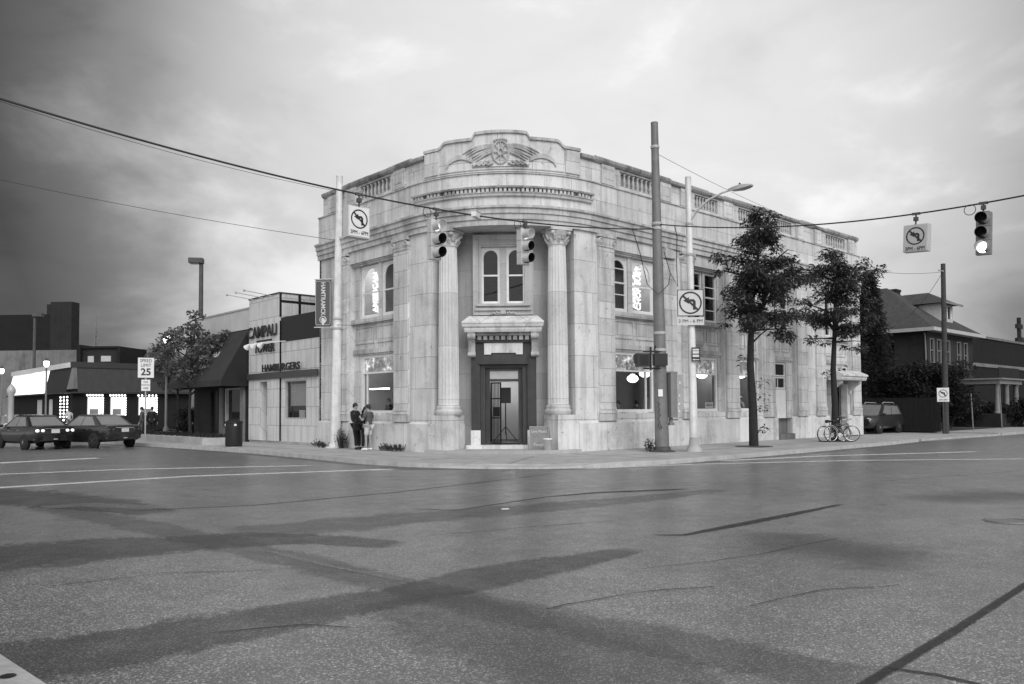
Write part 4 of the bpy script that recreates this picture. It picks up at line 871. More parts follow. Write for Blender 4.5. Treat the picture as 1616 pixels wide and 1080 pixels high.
    for sd in 'lr':
        hp, kn, an = nd['hp' + sd][0], nd['kn' + sd][0], nd['an' + sd][0]; bn['h' + sd] = (hp, .108 * k); be.append(('p', 'h' + sd))
        if short: bn['k' + sd] = (hp.lerp(kn, .92), .088 * k); be.append(('h' + sd, 'k' + sd))
        else: bn['k' + sd] = (kn, .078 * k); bn['a' + sd] = (kn.lerp(an, .93), .066 * k); be += [('h' + sd, 'k' + sd), ('k' + sd, 'a' + sd)]
        s = MB(); to = nd['to' + sd][0]; s.tube([an + V(0, -.05, -.055), an + V(0, .0, -.03), (an + to) / 2 + V(0, .0, -.01), to + V(0, .03, -.005), to + V(0, .06, -.015)], [.035 * k, .05 * k, .048 * k, .042 * k, .02 * k], 8); s.build('shoe', shoe, t, True)
    skin_obj('shorts' if short else 'trousers', bn, be, 'p', bottom, t)
    return t
def face(x, y): return RZ  # readability
pw = lambda x, y, z=0: W(x, y, z)
person('man in a black suit leaning against the bank wall, facing right', pw(-.50, 7.86), RZ - R_(160), 1.80, dict(lean=-.10, ell=(-.27, .02, 1.15), wrl=(-.14, .20, 1.22), elr=(.26, .06, 1.12), wrr=(.10, .22, .98), knl=(-.12, .06, .5), anl=(-.13, .06, .09), knr=(.09, .07, .5), anr=(.10, .10, .09), hx=.02), top='cloth_black', sleeves='long')
wm = person('woman dressed in black with a handbag, standing between the two men by the wall', pw(-.40, 7.36), RZ + R_(-175), 1.66, dict(elr=(.24, .02, 1.12), wrr=(.22, .16, .95)), top='cloth_black', sleeves='long', female=True)
t = thing('handbag', 'black handbag hanging beside the woman in black', 'bag', pw(-.72, 7.40, .78), RZ + R_(-175))
m = MB(); m.strip(lambda a, o, z: (a, o, z), [(-.17, .0, .22), (-.13, -.02, .25), (.13, -.02, .25), (.17, 0, .22)], -.05, .05); m.build('bag_body', 'black', t)
m = MB(); m.tube([(-.12, 0, .24), (-.07, 0, .40), (.07, 0, .40), (.12, 0, .24)], .012, 6); m.build('handle', 'black', t)
person('person in a dark grey T-shirt, pale shorts and white shoes, arm raised to the chest', pw(-.55, 6.86), RZ + R_(20), 1.74, dict(ell=(-.24, .12, 1.14), wrl=(-.12, .30, 1.26), elr=(.26, .02, 1.13), wrr=(.20, .22, 1.0), knl=(-.11, .05, .5), anl=(-.12, .02, .09)), top='cloth_grey', bottom='cloth_light', shoe='shoe_white', short=True)
person('dark silhouette of a person standing inside the left hand window', pw(1.0, 7.78, .34), RZ + R_(90), 1.66, top='cloth_black', sleeves='long')
person('person in a grey shirt seen from behind in the window beside the doorway column', pw(8.35, 1.0, .34), RZ + R_(-10), 1.52, top='cloth_grey', sleeves='long')
person('dark haired person half hidden by the frame of the window beside the doorway column', pw(7.2, 1.0, .34), RZ + R_(40), 1.5, top='cloth_mid')
person('person in a white cap and pale shirt in the window behind the first street tree', pw(15.75, .8, .34), RZ + R_(60), 1.72, top='cloth_light', cap='paper')
person('pedestrian in a dark jacket standing left of the speed limit pole', pw(-1.75, 28.6), RZ + R_(60), 1.78, top='cloth_grey', sleeves='long', bottom='cloth_grey')
person('pedestrian all in black standing right of the speed limit pole', pw(-1.0, 29.2), RZ + R_(-30), 1.80, dict(lean=.03), top='cloth_black', sleeves='long')
person('person in a light shirt standing at the corner of the bulb lit diner', pw(-.6, 48.5), RZ + R_(10), 1.76, top='cloth_light', bottom='cloth_mid')
# ------------------------------------------------------------------ things at the entrance
t = thing('sandwich_board', 'grey chalk board leaning beside the right column pedestal', 'sign board', W(2.55, .75, .125), RZ - R_(45))
for z, y in ((0, 0),):
    m = MB(); m.add([(-.33, -.1, 0), (.33, -.1, 0), (.33, .12, .78), (-.33, .12, .78), (-.33, -.06, 0), (.33, -.06, 0), (.33, .16, .78), (-.33, .16, .78)], [(0, 1, 2, 3), (4, 7, 6, 5), (0, 4, 5, 1), (2, 6, 7, 3), (0, 3, 7, 4), (1, 5, 6, 2)]); m.build('board', 'board', t)
for y in (.155, .62):
    text(t, ('Tonight', 'Live Music')[y > .5], .13, (0, -.108 + .22 / .78 * y - .0, y), (R_(74), 0, 0), 'letter_pale', .002)
m = MB(); m.tube([(-.33, -.085, 0), (-.33, .14, .79), (.33, .14, .79), (.33, -.085, 0)], .018, 6); m.build('frame', 'metal_grey', t)
t = thing('bucket', 'white plastic bucket standing on the entrance step by the right pedestal', 'bucket', W(2.36, .14, .121), .3)
m = MB(); m.lathe([(.125, .0), (.15, .36), (.158, .36), (.158, .40), (.145, .40), (.14, .37), (.118, .02)], n=20); m.build('bucket_body', 'bucket', t, True)
m = MB(); m.tube([(.158 * math.cos(a), -.02, .36 - .16 * math.sin(a)) for a in [math.pi * i / 10 for i in range(11)]], .006, 5); m.build('handle', 'metal_grey', t)
# ------------------------------------------------------------------ weeds at the foot of the wall
def weed(label, x, y, n, h, sp, grp='weeds at the foot of the bank wall'):
    m = MB()
    for _ in range(n):
        a = random.uniform(0, 2 * math.pi); r = random.uniform(0, sp); hh = h * random.uniform(.5, 1.1); bx, by = r * math.cos(a), r * math.sin(a); dx, dy = random.uniform(-.12, .12) + bx * .4, random.uniform(-.12, .12) + by * .4
        m.tube([(bx, by, 0), (bx + dx * .5, by + dy * .5, hh * .6), (bx + dx, by + dy, hh)], [.006, .005, .002], 4)
        for _ in range(9):
            u = random.uniform(.3, 1); c = Vector((bx + dx * u, by + dy * u, hh * u)); d = Vector((random.gauss(0, 1), random.gauss(0, 1), random.gauss(.3, .6))).normalized() * .06; s = d.orthogonal().normalized() * .018
            m.add([c, c + d * .5 + s, c + d, c + d * .5 - s], [(0, 1, 2, 3)])
    tag(m.build('weed', 'weed', loc=W(x, y, 0), recalc=False), label, 'weed', grp)
weed('tall weed growing right of the pole that holds the no left turn box', -.3, 9.25, 46, .75, .25)
weed('low weed under the left corner pilaster by the burger stand', -.2, 11.3, 16, .28, .15)
weed('low ragged weed right of the person in shorts', -.25, 6.1, 40, .26, .3)
weed('low ragged weed nearest the left pedestal of the entrance', -.25, 5.35, 36, .26, .28)
weed('small weed left of the pole that holds the no left turn box', -.55, 10.3, 22, .22, .2)
weed('small weed at the foot of the tall grey pole', 5.55, -1.75, 26, .45, .13)
# ------------------------------------------------------------------ poles, wires, signals
PL = Vector((-7.26, 32.98, 0)); PU = Vector((5.30, 28.5, 0)); PWh = Vector((6.42, 28.45, 0))
def pole(name, label, p, h, r0, r1, mat, lean=(0, 0), base=True, bands=(), flute=False):
    t = thing(name, label, 'pole', p); top = Vector((lean[0], lean[1], h))
    m = MB(); m.tube([Vector((0, 0, -.02)), top * .33, top * .66, top], [r0, r0 + (r1 - r0) * .33, r0 + (r1 - r0) * .66, r1], 20); m.build('shaft', mat, t, auto=40)
    if base: m = MB(); m.lathe([(r0 * 1.9, 0), (r0 * 1.9, .03), (r0 * 1.25, .06), (r0 * 1.2, .16), (r0 * 1.02, .19)], n=14); m.build('base_plate', mat if mat != 'pole_grey' else 'pole_dark', t, auto=40)
    for z in bands:
        q = top * (z / h); rr = r0 + (r1 - r0) * z / h; m = MB(); m.lathe([(rr + .02, -.05), (rr + .028, 0), (rr + .02, .05)], (q.x, q.y, q.z), 16); m.build('clamp_band', 'metal_grey', t)
    m = MB(); m.lathe([(r1 * 1.05, 0), (r1 * 1.05, .05), (.01, .08)], (top.x, top.y, top.z), 12); m.build('pole_cap', mat, t)
    return t
pole('signal_pole', 'white tapered steel pole holding the banner, left of the bank front', PL, 11.2, .22, .13, 'pole_white', (.16, 0), bands=(5.3, 4.9))
pu = pole('utility_pole', 'tall thick grey steel pole that ends the signal wires', PU, 11.75, .25, .125, 'pole_grey', (-.12, 0), bands=(7.95, 8.12, 10.9, 4.2, 3.6))
m = MB()
for i in range(6): m.lathe([(.03, -.01), (.03, .01)], (.25 * math.cos(i), -.25 + .03 * i, .05), 6)
m.build('anchor_bolt', 'pole_dark', pu)
m = MB()
g_ = [(-.17, -.19, 1.75), (-.10, -.235, 1.68), (-.17, -.19, 1.6), (-.10, -.235, 1.5), (-.16, -.2, 1.38), (-.08, -.24, 1.3), (-.17, -.19, 1.18), (-.11, -.225, 1.05), (-.17, -.195, .92), (-.12, -.23, .8), (-.05, -.25, .86), (-.1, -.24, .98)]
m.tube(g_, .011, 5); m.build('graffiti', 'sign_black', pu)
m = MB(); m.box(-.16, .0, -.262, -.25, 1.95, 2.2); m.build('sticker', 'paper', pu)
pwt = pole('street_light', 'white street light pole carrying a curved arm and lamp head', PWh, 9.75, .15, .105, 'pole_white', (-.07, 0), bands=(8.1, 7.0))
m = MB(); m.lathe([(.30, 0), (.27, .1), (.19, .22), (.165, .42), (.155, .5)], n=14); m.build('base_cover', 'concrete', pwt, auto=40)
ad = -EY
arm_ = [Vector((-.05, 0, 8.15)), Vector((-.05, 0, 8.15)) + ad * .30 + Vector((0, 0, .36)), Vector((-.05, 0, 8.15)) + ad * .8 + Vector((0, 0, .66)), Vector((-.05, 0, 8.15)) + ad * 1.35 + Vector((0, 0, .80)), Vector((-.05, 0, 8.15)) + ad * 1.65 + Vector((0, 0, .83))]
m = MB(); m.tube(arm_, [.05, .045, .04, .035, .035], 10); m.build('lamp_arm', 'pole_white', pwt, auto=50)
a_ = arm_[-1]; m = MB(); S_ = lambda u, v, w_: a_ + ad * u + EX * v + Vector((0, 0, w_))
prof = [(-.05, .04, .03, .05), (.12, .11, -.05, .07), (.45, .17, -.07, .09), (.7, .16, -.05, .06), (.86, .10, -.02, .03)]
vs = []
for u, hw, zb, zt in prof: vs += [S_(u, -hw, zb), S_(u, hw, zb), S_(u, hw * .7, zt), S_(u, -hw * .7, zt)]
m.add(vs, [(0, 1, 2, 3), (16, 19, 18, 17)] + [(i * 4 + j, i * 4 + 4 + j, i * 4 + 4 + (j + 1) % 4, i * 4 + (j + 1) % 4) for i in range(4) for j in range(4)]); lh = m.build('lamp_head', 'metal_grey', pwt, auto=50)
m = MB(); m.lathe([(.035, 0), (.035, .07), (.01, .09)], tuple(S_(.4, 0, .09)), 8); m.build('photocell', 'pole_dark', lh)
# cabinet strapped to the grey pole and the poster board behind
t = thing('meter_cabinet', 'grey metal cabinet strapped to the tall grey pole', 'cabinet', PU + Vector((.33, .05, 1.05)), R_(25))
m = MB(); m.box(-.12, .16, -.2, .2, .15, 1.72); m.build('cabinet_body', 'cabinet', t); m = MB(); m.box(-.13, .17, -.21, .21, 1.721, 1.76); m.build('cabinet_lid', 'cabinet', t)
m = MB(); m.tube([(0, 0, .15), (0, 0, -.02)], .07, 8); m.box(-.1, .1, -.08, .08, -.12, -.02); m.build('conduit_box', 'cabinet', t)
t = thing('poster_panel', 'flat grey panel with torn white flyers on the bank wall beside the tall pole', 'panel', W(*MR(9.70, .012, 1.15)), RZ)
m = MB(); m.box(-.42, .42, -.02, 0, 0, 1.75); m.build('panel', 'panel_grey', t)
for (x, z, w_, h_) in ((-.1, 1.15, .3, .28), (.15, 1.35, .1, .15), (.12, .85, .1, .1), (-.02, .68, .1, .09), (.1, .50, .13, .12), (-.12, .22, .26, .25), (.12, .2, .06, .1)):
    m = MB(); a = random.uniform(-.2, .2); c_, s_ = math.cos(a), math.sin(a); cc = [(-w_ / 2, 0), (w_ / 2, .02), (w_ / 2 - .03, h_), (-w_ / 2, h_ - .04)]
    m.add([(x + u * c_ - v * s_, y, z + u * s_ + v * c_) for y in (-.026, -.021) for u, v in cc], [(0, 1, 2, 3), (4, 7, 6, 5), (0, 4, 5, 1), (1, 5, 6, 2), (2, 6, 7, 3), (3, 7, 4, 0)]); m.build('flyer', 'paper', t)
def cablebetween(name, label, p, q, sag, r, n=24, extra=None):
    m = MB(); pts = []
    for i in range(n + 1):
        u = i / n; c = p.lerp(q, u); c.z -= 4 * sag * u * (1 - u); pts.append(c)
    m.tube(pts, r, 6); o = m.build(name, 'cable', recalc=False); tag(o, label, 'wire'); return pts
def linept(P, d, s): return Vector((P.x + d[0] * s, P.y + d[1] * s, 0))
d1 = Vector((-.70, -.715, 0)).normalized(); PUt = PU + Vector((-.09, 0, 7.95)); e1 = PU + d1 * 29.5; e1.z = 8.35
sp1 = cablebetween('span_wire', 'heavy black span wire from the tall grey pole over the road to the left', PUt, e1, 1.35, .022, 60)
d2 = Vector((.605, -.796, 0)).normalized(); PUt2 = PU + Vector((-.09, 0, 8.12)); e2 = PU + d2 * 25; e2.z = 8.6
sp2 = cablebetween('span_wire', 'heavy black span wire from the tall grey pole over the road to the right', PUt2, e2, 1.75, .02, 60)
def wirez(pts, s):
    base = pts[0]; best = min(pts, key=lambda c: abs(math.hypot(c.x - base.x, c.y - base.y) - s)); return best.copy()
def loop(parent, c, r):
    m = MB(); m.tube([(c[0] + r * math.cos(t), c[1], c[2] + r * math.sin(t)) for t in [2 * math.pi * i / 18 for i in range(19)]], .010, 5, cap=False); m.build('cable_loop', 'cable', parent)
def hanger(parent, h):
    m = MB(); m.tube([(0, 0, 0), (0, 0, -h)], .022, 8); m.box(-.10, .10, -.03, .03, -.03, .03); m.box(-.05, .05, -.05, .05, -h * .5 - .05, -h * .5 + .05); m.build('hanger', 'pole_dark', parent)
def signal(label, p, rz, mat='signal_body', lit=None, tilt=0, top_lit=False, h=.28):
    t = thing('traffic_signal', label, 'traffic light', p, rz, 'hanging traffic signals'); hanger(t, h); t.rotation_euler = (0, tilt, rz)
    m = MB()
    for i in range(3):
        z = -h - .18 - .355 * i; m.box(-.165, .165, -.0, .19, z - .172, z + .172)
    m.box(-.12, .12, .03, .16, -h, -h + .002 + .02); m.build('housing', mat, t)
    for i in range(3):
        z = -h - .18 - .355 * i; on_ = lit == i
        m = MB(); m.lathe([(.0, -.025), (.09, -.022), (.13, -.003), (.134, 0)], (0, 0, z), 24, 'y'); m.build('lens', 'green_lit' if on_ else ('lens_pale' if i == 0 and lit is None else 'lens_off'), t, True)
        v = MB(); n = 22; vs = []
        for k in range(n + 1):
            a = R_(-62 + 304 * k / n); 
            for r in (.136, .142):
                for y in (-.001, -.27 - .03 * math.sin(a)): vs.append((r * math.cos(a), y, z + r * math.sin(a)))
        fs = []
        for k in range(n):
            b = k * 4
            for q0, q1 in ((0, 1), (1, 3), (3, 2), (2, 0)): fs.append((b + q0, b + q1, b + 4 + q1, b + 4 + q0))
        fs += [(0, 1, 3, 2), (n * 4, n * 4 + 2, n * 4 + 3, n * 4 + 1)]
        v.add(vs, fs); v.m = [1 if j % 4 == 0 and j < n * 4 else 0 for j in range(len(v.f))]; vo = v.build('visor', [mat, mat if i == 0 and lit is None else 'signal_in'], t, auto=40)  # top visor keeps a pale inside: glow of its lens put into the colour
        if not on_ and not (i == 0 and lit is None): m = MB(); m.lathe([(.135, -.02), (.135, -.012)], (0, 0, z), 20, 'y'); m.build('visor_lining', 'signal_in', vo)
    loop(t, (-.30, 0, -.13), .13); return t
def noturn_symbol(parent, cx_, cz, r, y, mat='sign_black'):
    m = MB(); n = 36; vs = []
    for k in range(n):
        a = 2 * math.pi * k / n
        for rr in (r, r * .86):
            for yy in (y, y - .004): vs.append((cx_ + rr * math.cos(a), yy, cz + rr * math.sin(a)))
    m.add(vs, [(k * 4 + q0, k * 4 + q1, ((k + 1) % n) * 4 + q1, ((k + 1) % n) * 4 + q0) for k in range(n) for q0, q1 in ((0, 1), (1, 3), (3, 2), (2, 0))])
    def pol(p): q = [(cx_ + u * r, cz + v * r) for u, v in p]; nn = len(q); m.add([(a, yy, z) for yy in (y, y - .004) for a, z in q], [tuple(range(nn)), tuple(range(nn, 2 * nn))[::-1]] + [(i, (i + 1) % nn, nn + (i + 1) % nn, nn + i) for i in range(nn)])
    pol([(.22, -.62), (.46, -.62), (.46, .12), (.30, .32), (-.12, .32), (-.12, .52), (-.62, .2), (-.12, -.10), (-.12, .10), (.16, .10), (.22, .04)])
    y -= .003; pol([(-.70, .56), (-.58, .68), (.70, -.56), (.58, -.68)])
    m.build('no_left_turn_symbol', mat, parent)
def boxsign(label, p, rz, face, h=.3, w_=.58, hh=.80, tilt=0):
    t = thing('turn_ban_sign', label, 'road sign', p, rz, 'boxed no left turn signs on the span wire'); t.rotation_euler = (0, tilt, rz); hanger(t, h)
    m = MB(); m.box(-w_ / 2, w_ / 2, 0, .24, -h - hh, -h); m.build('housing', 'sign_grey', t)
    m = MB(); m.box(-w_ / 2 + .025, w_ / 2 - .025, -.012, -.001, -h - hh + .025, -h - .025); m.build('sign_face', face, t)
    noturn_symbol(t, 0, -h - .31, .235, -.013); text(t, '3PM - 6PM', .135, (0, -.014, -h - .645), sx=.84)
    return t
A1 = wirez(sp1, 12.75); boxsign('boxed no left turn sign 3PM to 6PM hanging in front of the white banner pole', A1, RZ, 'sign_white', .30, .60, .76)
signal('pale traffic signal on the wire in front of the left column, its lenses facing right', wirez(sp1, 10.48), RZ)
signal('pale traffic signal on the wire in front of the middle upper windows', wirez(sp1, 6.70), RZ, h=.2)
A2 = wirez(sp2, 9.06); boxsign('boxed no left turn sign 3PM to 6PM hanging against the sky at the right', A2, RZ - R_(90), 'sign_dim', .28, .62, .72, R_(3))
signal('grey traffic signal with its bottom green lens lit, hanging at the far right', wirez(sp2, 10.67), RZ - R_(85), 'signal_yel', 2, R_(2), h=.22)
t = thing('traffic_camera', 'small white box clamped to the span wire above the doorway', 'sensor box', wirez(sp1, 8.6), RZ + R_(30))
m = MB(); m.box(-.22, .22, -.06, .08, -.06, .10); m.build('housing', 'sign_white', t); m = MB(); m.box(-.24, .24, -.08, .10, .101, .115); m.build('sun_shield', 'sign_white', t)
# drip loops at the pole
m = MB(); o_ = PU + Vector((-.09, -.2, 0))
m.tube([wirez(sp1, 1.3), PU + Vector((-.75, -.35, 7.0)), PU + Vector((-.5, -.3, 5.9)), PU + Vector((-.12, -.32, 5.55)), PU + Vector((.25, -.3, 5.9)), PU + Vector((.32, -.28, 6.3)), PU + Vector((.12, -.2, 7.1))], .014, 6)
m.tube([wirez(sp2, 1.0), PU + Vector((.55, -.4, 7.6)), PU + Vector((.52, -.4, 6.6)), PU + Vector((.55, -.4, 5.8)), PU + Vector((.32, -.3, 6.3))], .014, 6)
tag(m.build('signal_cable', 'cable'), 'black cables drooping in loops round the tall grey pole below the span wires', 'cable')
cablebetween('service_wire', 'thin wire sloping from the tall grey pole top to the roof edge', PU + Vector((-.1, 0, 10.7)), W(20, .3, 10.95), .1, .008)
cablebetween('service_wire', 'thin wire crossing the dark sky at the left to the banner pole', PL + Vector((.1, 0, 8.55)), Vector((-42, 40, 17.6)), .6, .010)
cablebetween('service_wire', 'thin upper wire running beside the heavy span wire at the left', PL + Vector((.14, 0, 10.6)), Vector((-19, 21, 11.75)), .4, .009)
cablebetween('service_wire', 'short cable across the bank wall beside the banner', PL + Vector((0, -.1, 5.05)), W(-.02, 7.8, 4.95), .03, .010)
# banner
t = thing('street_banner', 'dark banner reading HAMTRAMCK hung on the left of the white pole', 'banner', PL + Vector((-.12, -.05, 0)), R_(-8))
m = MB(); m.strip(lambda a, o, z: (a, o + .02 * math.sin(a * 6), z), [(-.74, 5.02, 6.90), (-.70, 4.98, 6.93), (-.4, 4.98, 6.93), (-.08, 4.98, 6.93), (-.04, 5.02, 6.90)], -.008, .008); m.build('banner_cloth', 'banner', t)
m = MB(); mk = lambda pl: [m.tube([(a, -.035, z) for a, z in (p, q)], .009, 4) for p, q in zip(pl, pl[1:])]
mk([(-.66, 5.06), (-.70, 5.12), (-.70, 6.78), (-.66, 6.86), (-.12, 6.86), (-.08, 6.78), (-.08, 5.12), (-.12, 5.06), (-.66, 5.06)]); m.build('border', 'letter_pale', t)
for z in (6.95, 4.96): m = MB(); m.tube([(-.78, 0, z), (.15, 0, z)], .018, 6); m.build('banner_arm', 'pole_white', t)
text(t, 'HAMTRAMCK', .26, (-.39, -.035, 6.13), (R_(90), R_(90), 0), 'letter_pale', .002, bold=.006, sx=.86)
m = MB(); m.lathe([(.15, 0), (.15, .01)], (-.39, -.03, 5.27), 20, 'y'); m.add([(-.46, -.032, 5.14), (-.32, -.032, 5.14), (-.39, -.032, 5.02)], [(0, 1, 2)]); m.build('emblem', 'letter_pale', t)
m = MB(); m.tube([(-.39 + .1 * math.cos(q), -.034, 5.27 + .1 * math.sin(q)) for q in [i * .5 for i in range(9)]], .02, 5); m.build('emblem_mark', 'banner', t)
# plate signs on the white pole
t = thing('turn_ban_sign', 'square no left turn plate with a time tab below, on the white street light pole', 'road sign', PWh + Vector((-.10, -.20, 0)), R_(-4))
m = MB(); m.box(-.46, .46, -.004, .004, 4.78, 5.72); m.build('sign_plate', 'sign_black', t)
m = MB(); m.box(-.435, .435, -.009, -.0045, 4.805, 5.695); m.build('sign_face', 'sign_grey', t); noturn_symbol(t, 0, 5.25, .40, -.010)
m = MB(); m.box(-.47, .47, -.006, .004, 4.46, 4.74); m.build('time_tab', 'sign_grey', t); text(t, '3 PM - 6 PM', .17, (0, -.008, 4.6))
t = thing('direction_sign', 'small black sign with white lines and an arrow on the white street light pole', 'road sign', PWh + Vector((.06, -.22, 0)), R_(-4))
m = MB(); m.box(-.15, .15, -.006, .0, 3.18, 3.67); m.build('sign_plate', 'sign_black', t)
m = MB()
for z, h_ in ((3.56, .06), (3.45, .09), (3.33, .08)): m.box(-.11, .11, -.009, -.0065, z, z + h_)
m.box(-.06, .12, -.009, -.0065, 3.225, 3.25); m.add([(-.12, -.008, 3.2375), (-.05, -.008, 3.20), (-.05, -.008, 3.275)], [(0, 1, 2)]); m.build('markings', 'letter_pale', t)
# pedestrian signals on the grey pole
t = thing('pedestrian_signal', 'pair of black pedestrian signals bracketed to the tall grey pole', 'pedestrian signal', PU + Vector((-.33, -.24, 3.2)), R_(10))
m = MB()
for z in (-.26, .34): m.tube([(-.35, 0, z), (.35, 0, z)], .03, 8)
m.tube([(-.08, 0, -.32), (-.08, 0, .5)], .04, 8); m.tube([(.12, .1, .34), (.12, .1, .55)], .03, 6); m.build('bracket', 'black', t)
m = MB(); m.box(-.62, -.16, -.14, .10, -.2, .26); m.add([(-.62, -.14, .26), (-.62, .1, .26), (-.72, .0, .2), (-.72, -.1, .2), (-.62, -.14, -.1), (-.62, .1, -.1), (-.70, 0, -.05), (-.70, -.1, -.05)], [(0, 1, 2, 3), (4, 7, 6, 5), (0, 4, 5, 1), (3, 2, 6, 7), (0, 3, 7, 4), (1, 5, 6, 2)]); m.build('signal_head', 'black', t)
m = MB(); m.box(.02, .50, -.14, .12, -.16, .26); m.build('signal_head', 'black', t)
m = MB(); m.box(-.5, -.22, -.150, -.142, -.14, .2); m.build('signal_face', 'signal_in', t)
# ------------------------------------------------------------------ trees and shrubs
def leafcloud(m, clumps, dens_, size, droop=.5, compound=False):
    for (c, r) in clumps:
        c = Vector(c); rx, ry, rz_ = r if isinstance(r, tuple) else (r, r, r * .75)
        n = int(dens_ * (rx * ry * rz_) ** .667 * (3.4 if compound else 7))
        for _ in range(n):
            d = Vector((random.gauss(0, 1), random.gauss(0, 1), random.gauss(0, 1))).normalized(); q = random.random() ** .42
            p = c + Vector((d.x * rx * q, d.y * ry * q, d.z * rz_ * q)); s = size * random.uniform(.6, 1.3)
            if compound:       # feathery leaf: a drooping stalk with paired leaflets
                h = Vector((d.x * .5 + random.gauss(0, .7), d.y * .5 + random.gauss(0, .7), 0)); h = h.normalized() if h.length > .01 else Vector((1, 0, 0)); sd = Vector((-h.y, h.x, 0))
                tw = random.uniform(-.9, .9); dr_ = droop * random.uniform(-.1, 1.2); pr = []
                for j, wd_ in enumerate((.04, .12, .14, .09, .01)):
                    u = j / 4; b = p + h * s * u * .85 + Vector((0, 0, .12 * s * math.sin(u * 3) - s * dr_ * .62 * u * u)); q2 = (sd + Vector((0, 0, tw))) * s * wd_; pr += [b + q2, b - q2]
                m.add(pr, [(2 * j, 2 * j + 2, 2 * j + 3, 2 * j + 1) for j in range(4)])
            else:
                t = Vector((random.gauss(0, 1), random.gauss(0, 1), random.gauss(-droop, .6))).normalized(); u = t.orthogonal().normalized(); a = random.uniform(0, 6.28); u = u * math.cos(a) + t.cross(u) * math.sin(a)
                m.add([p, p + t * s * .5 + u * s * .3, p + t * s, p + t * s * .5 - u * s * .3], [(0, 1, 2, 3)])
def tree(name, label, loc, trunk, r0, clumps, leaf, bark, dens_, size, compound=False, droop=.5, group=None, sprouts=()):
    """trunk: stem points; clumps: (centre, radii), each reached by a limb"""
    t = thing(name, label, 'tree', loc, 0, group)
    m = MB(); n = len(trunk); m.tube([Vector(trunk[0]) - Vector((0, 0, .1))] + [Vector(p) for p in trunk], [r0 * 1.25] + [r0 * (1 - .72 * i / (n - 1)) for i in range(n)], 9)
    fine = [Vector(a).lerp(Vector(b), i / 6) for a, b in zip(trunk, trunk[1:]) for i in range(6)]
    fine = [p for p in fine if p.z > trunk[-1][2] * .42] + [Vector(trunk[-1])]
    for (c, r) in clumps:
        c = Vector(c); hd = math.hypot(c.x, c.y); best = min(fine, key=lambda p: abs(c.z - .25 - .75 * hd + random.uniform(-.4, .4) - p.z))
        mid = best.lerp(c, .5) + Vector((random.gauss(0, .08), random.gauss(0, .08), -.12)); l = (c - best).length
        m.tube([best, mid, c], [min(.075, r0 * .5, .02 + .02 * l), .03, .012], 6)
        rx = r if not isinstance(r, tuple) else r[0]
        for _ in range(3):
            d = Vector((random.gauss(0, 1), random.gauss(0, 1), random.gauss(.2, .6))).normalized() * rx * .8; m.tube([c.lerp(mid, .2), c + d * .5, c + d], [.016, .012, .005], 4)
    m.build('trunk', bark, t, auto=60)
    k = MB(); leafcloud(k, clumps, dens_, size, droop, compound); leafcloud(k, list(sprouts), dens_ * .8, size * .8, droop, compound); k.build('crown', leaf, t, recalc=False)
    return t
random.seed(11)
def spread(axis, n, zlo, zhi, rfun, rad):
    out = []
    for i in range(n):
        z = zlo + (zhi - zlo) * (i + .5) / n; a = i * 2.4 + random.uniform(-.4, .4); R = rfun((z - zlo) / (zhi - zlo)) * random.uniform(.55, 1.0)
        out.append(((axis[0] + R * math.cos(a), axis[1] + R * math.sin(a), z + random.uniform(-.2, .2)), rad(random.random())))
    return out
def locust(label, loc, stems, r0, limbs, sprouts, seed):
    random.seed(seed); t = thing('street_tree', label, 'tree', loc, 0, 'street trees along the right kerb'); m = MB(); k = MB(); pads = []
    for pts, ra, rb in stems:
        n = len(pts); q = [Vector(p) + Vector((random.gauss(0, .02), random.gauss(0, .02), 0)) for p in pts]; m.tube(q, [ra + (rb - ra) * i / (n - 1) for i in range(n)], 9)
    spine = [Vector(a).lerp(Vector(b), i / 8) for pts, _, _ in stems for a, b in zip(pts, pts[1:]) for i in range(8)]
    for (z, az, L, rise) in limbs:
        p0 = min(spine, key=lambda p: abs(p.z - z) + random.uniform(0, .2)); d = Vector((math.cos(az), math.sin(az), 0)); sd = Vector((-d.y, d.x, 0)); wob = random.uniform(-.25, .25)
        P = [p0, p0 + d * L * .33 + Vector((0, 0, rise * .5)) + sd * wob * .3, p0 + d * L * .68 + Vector((0, 0, rise * .9)) + sd * wob * .8, p0 + d * L + Vector((0, 0, rise * .75)) + sd * wob]
        m.tube(P, [.035 + .012 * L, .03, .02, .008], 6)
        for u in (.30, .52, .74, .96):
            if random.random() < .2: continue
            i = min(2, int(u * 3)); c = P[i].lerp(P[i + 1], u * 3 - i) + sd * random.uniform(-.3, .3) + Vector((0, 0, random.uniform(-.1, .12))); r = random.uniform(.2, .48)
            pads.append((tuple(c + Vector((0, 0, random.uniform(-.38, .2)))), (r, r, r * random.uniform(.5, .95)))); m.tube([P[i].lerp(P[i + 1], u * 3 - i), c, c + sd * random.uniform(-.3, .3) + d * .2 - Vector((0, 0, .1))], [.012, .008, .004], 4)
    m.build('trunk', 'bark', t, auto=60); leafcloud(k, pads, 260, .20, 1.1, True); leafcloud(k, sprouts, 110, .2, .9, True); k.build('crown', 'leaf_locust', t, recalc=False)
random.seed(3)
def limbset(n, z0, z1, Lf, rise=.85): return [(z0 + (z1 - z0) * i / (n - 1) + random.uniform(-.4, .4), i * 2.4 + random.uniform(-.5, .5), Lf(i / (n - 1)) * random.uniform(.5, 1.25), rise * random.uniform(.4, 1.4) * (1 - .65 * i / (n - 1))) for i in range(n)]
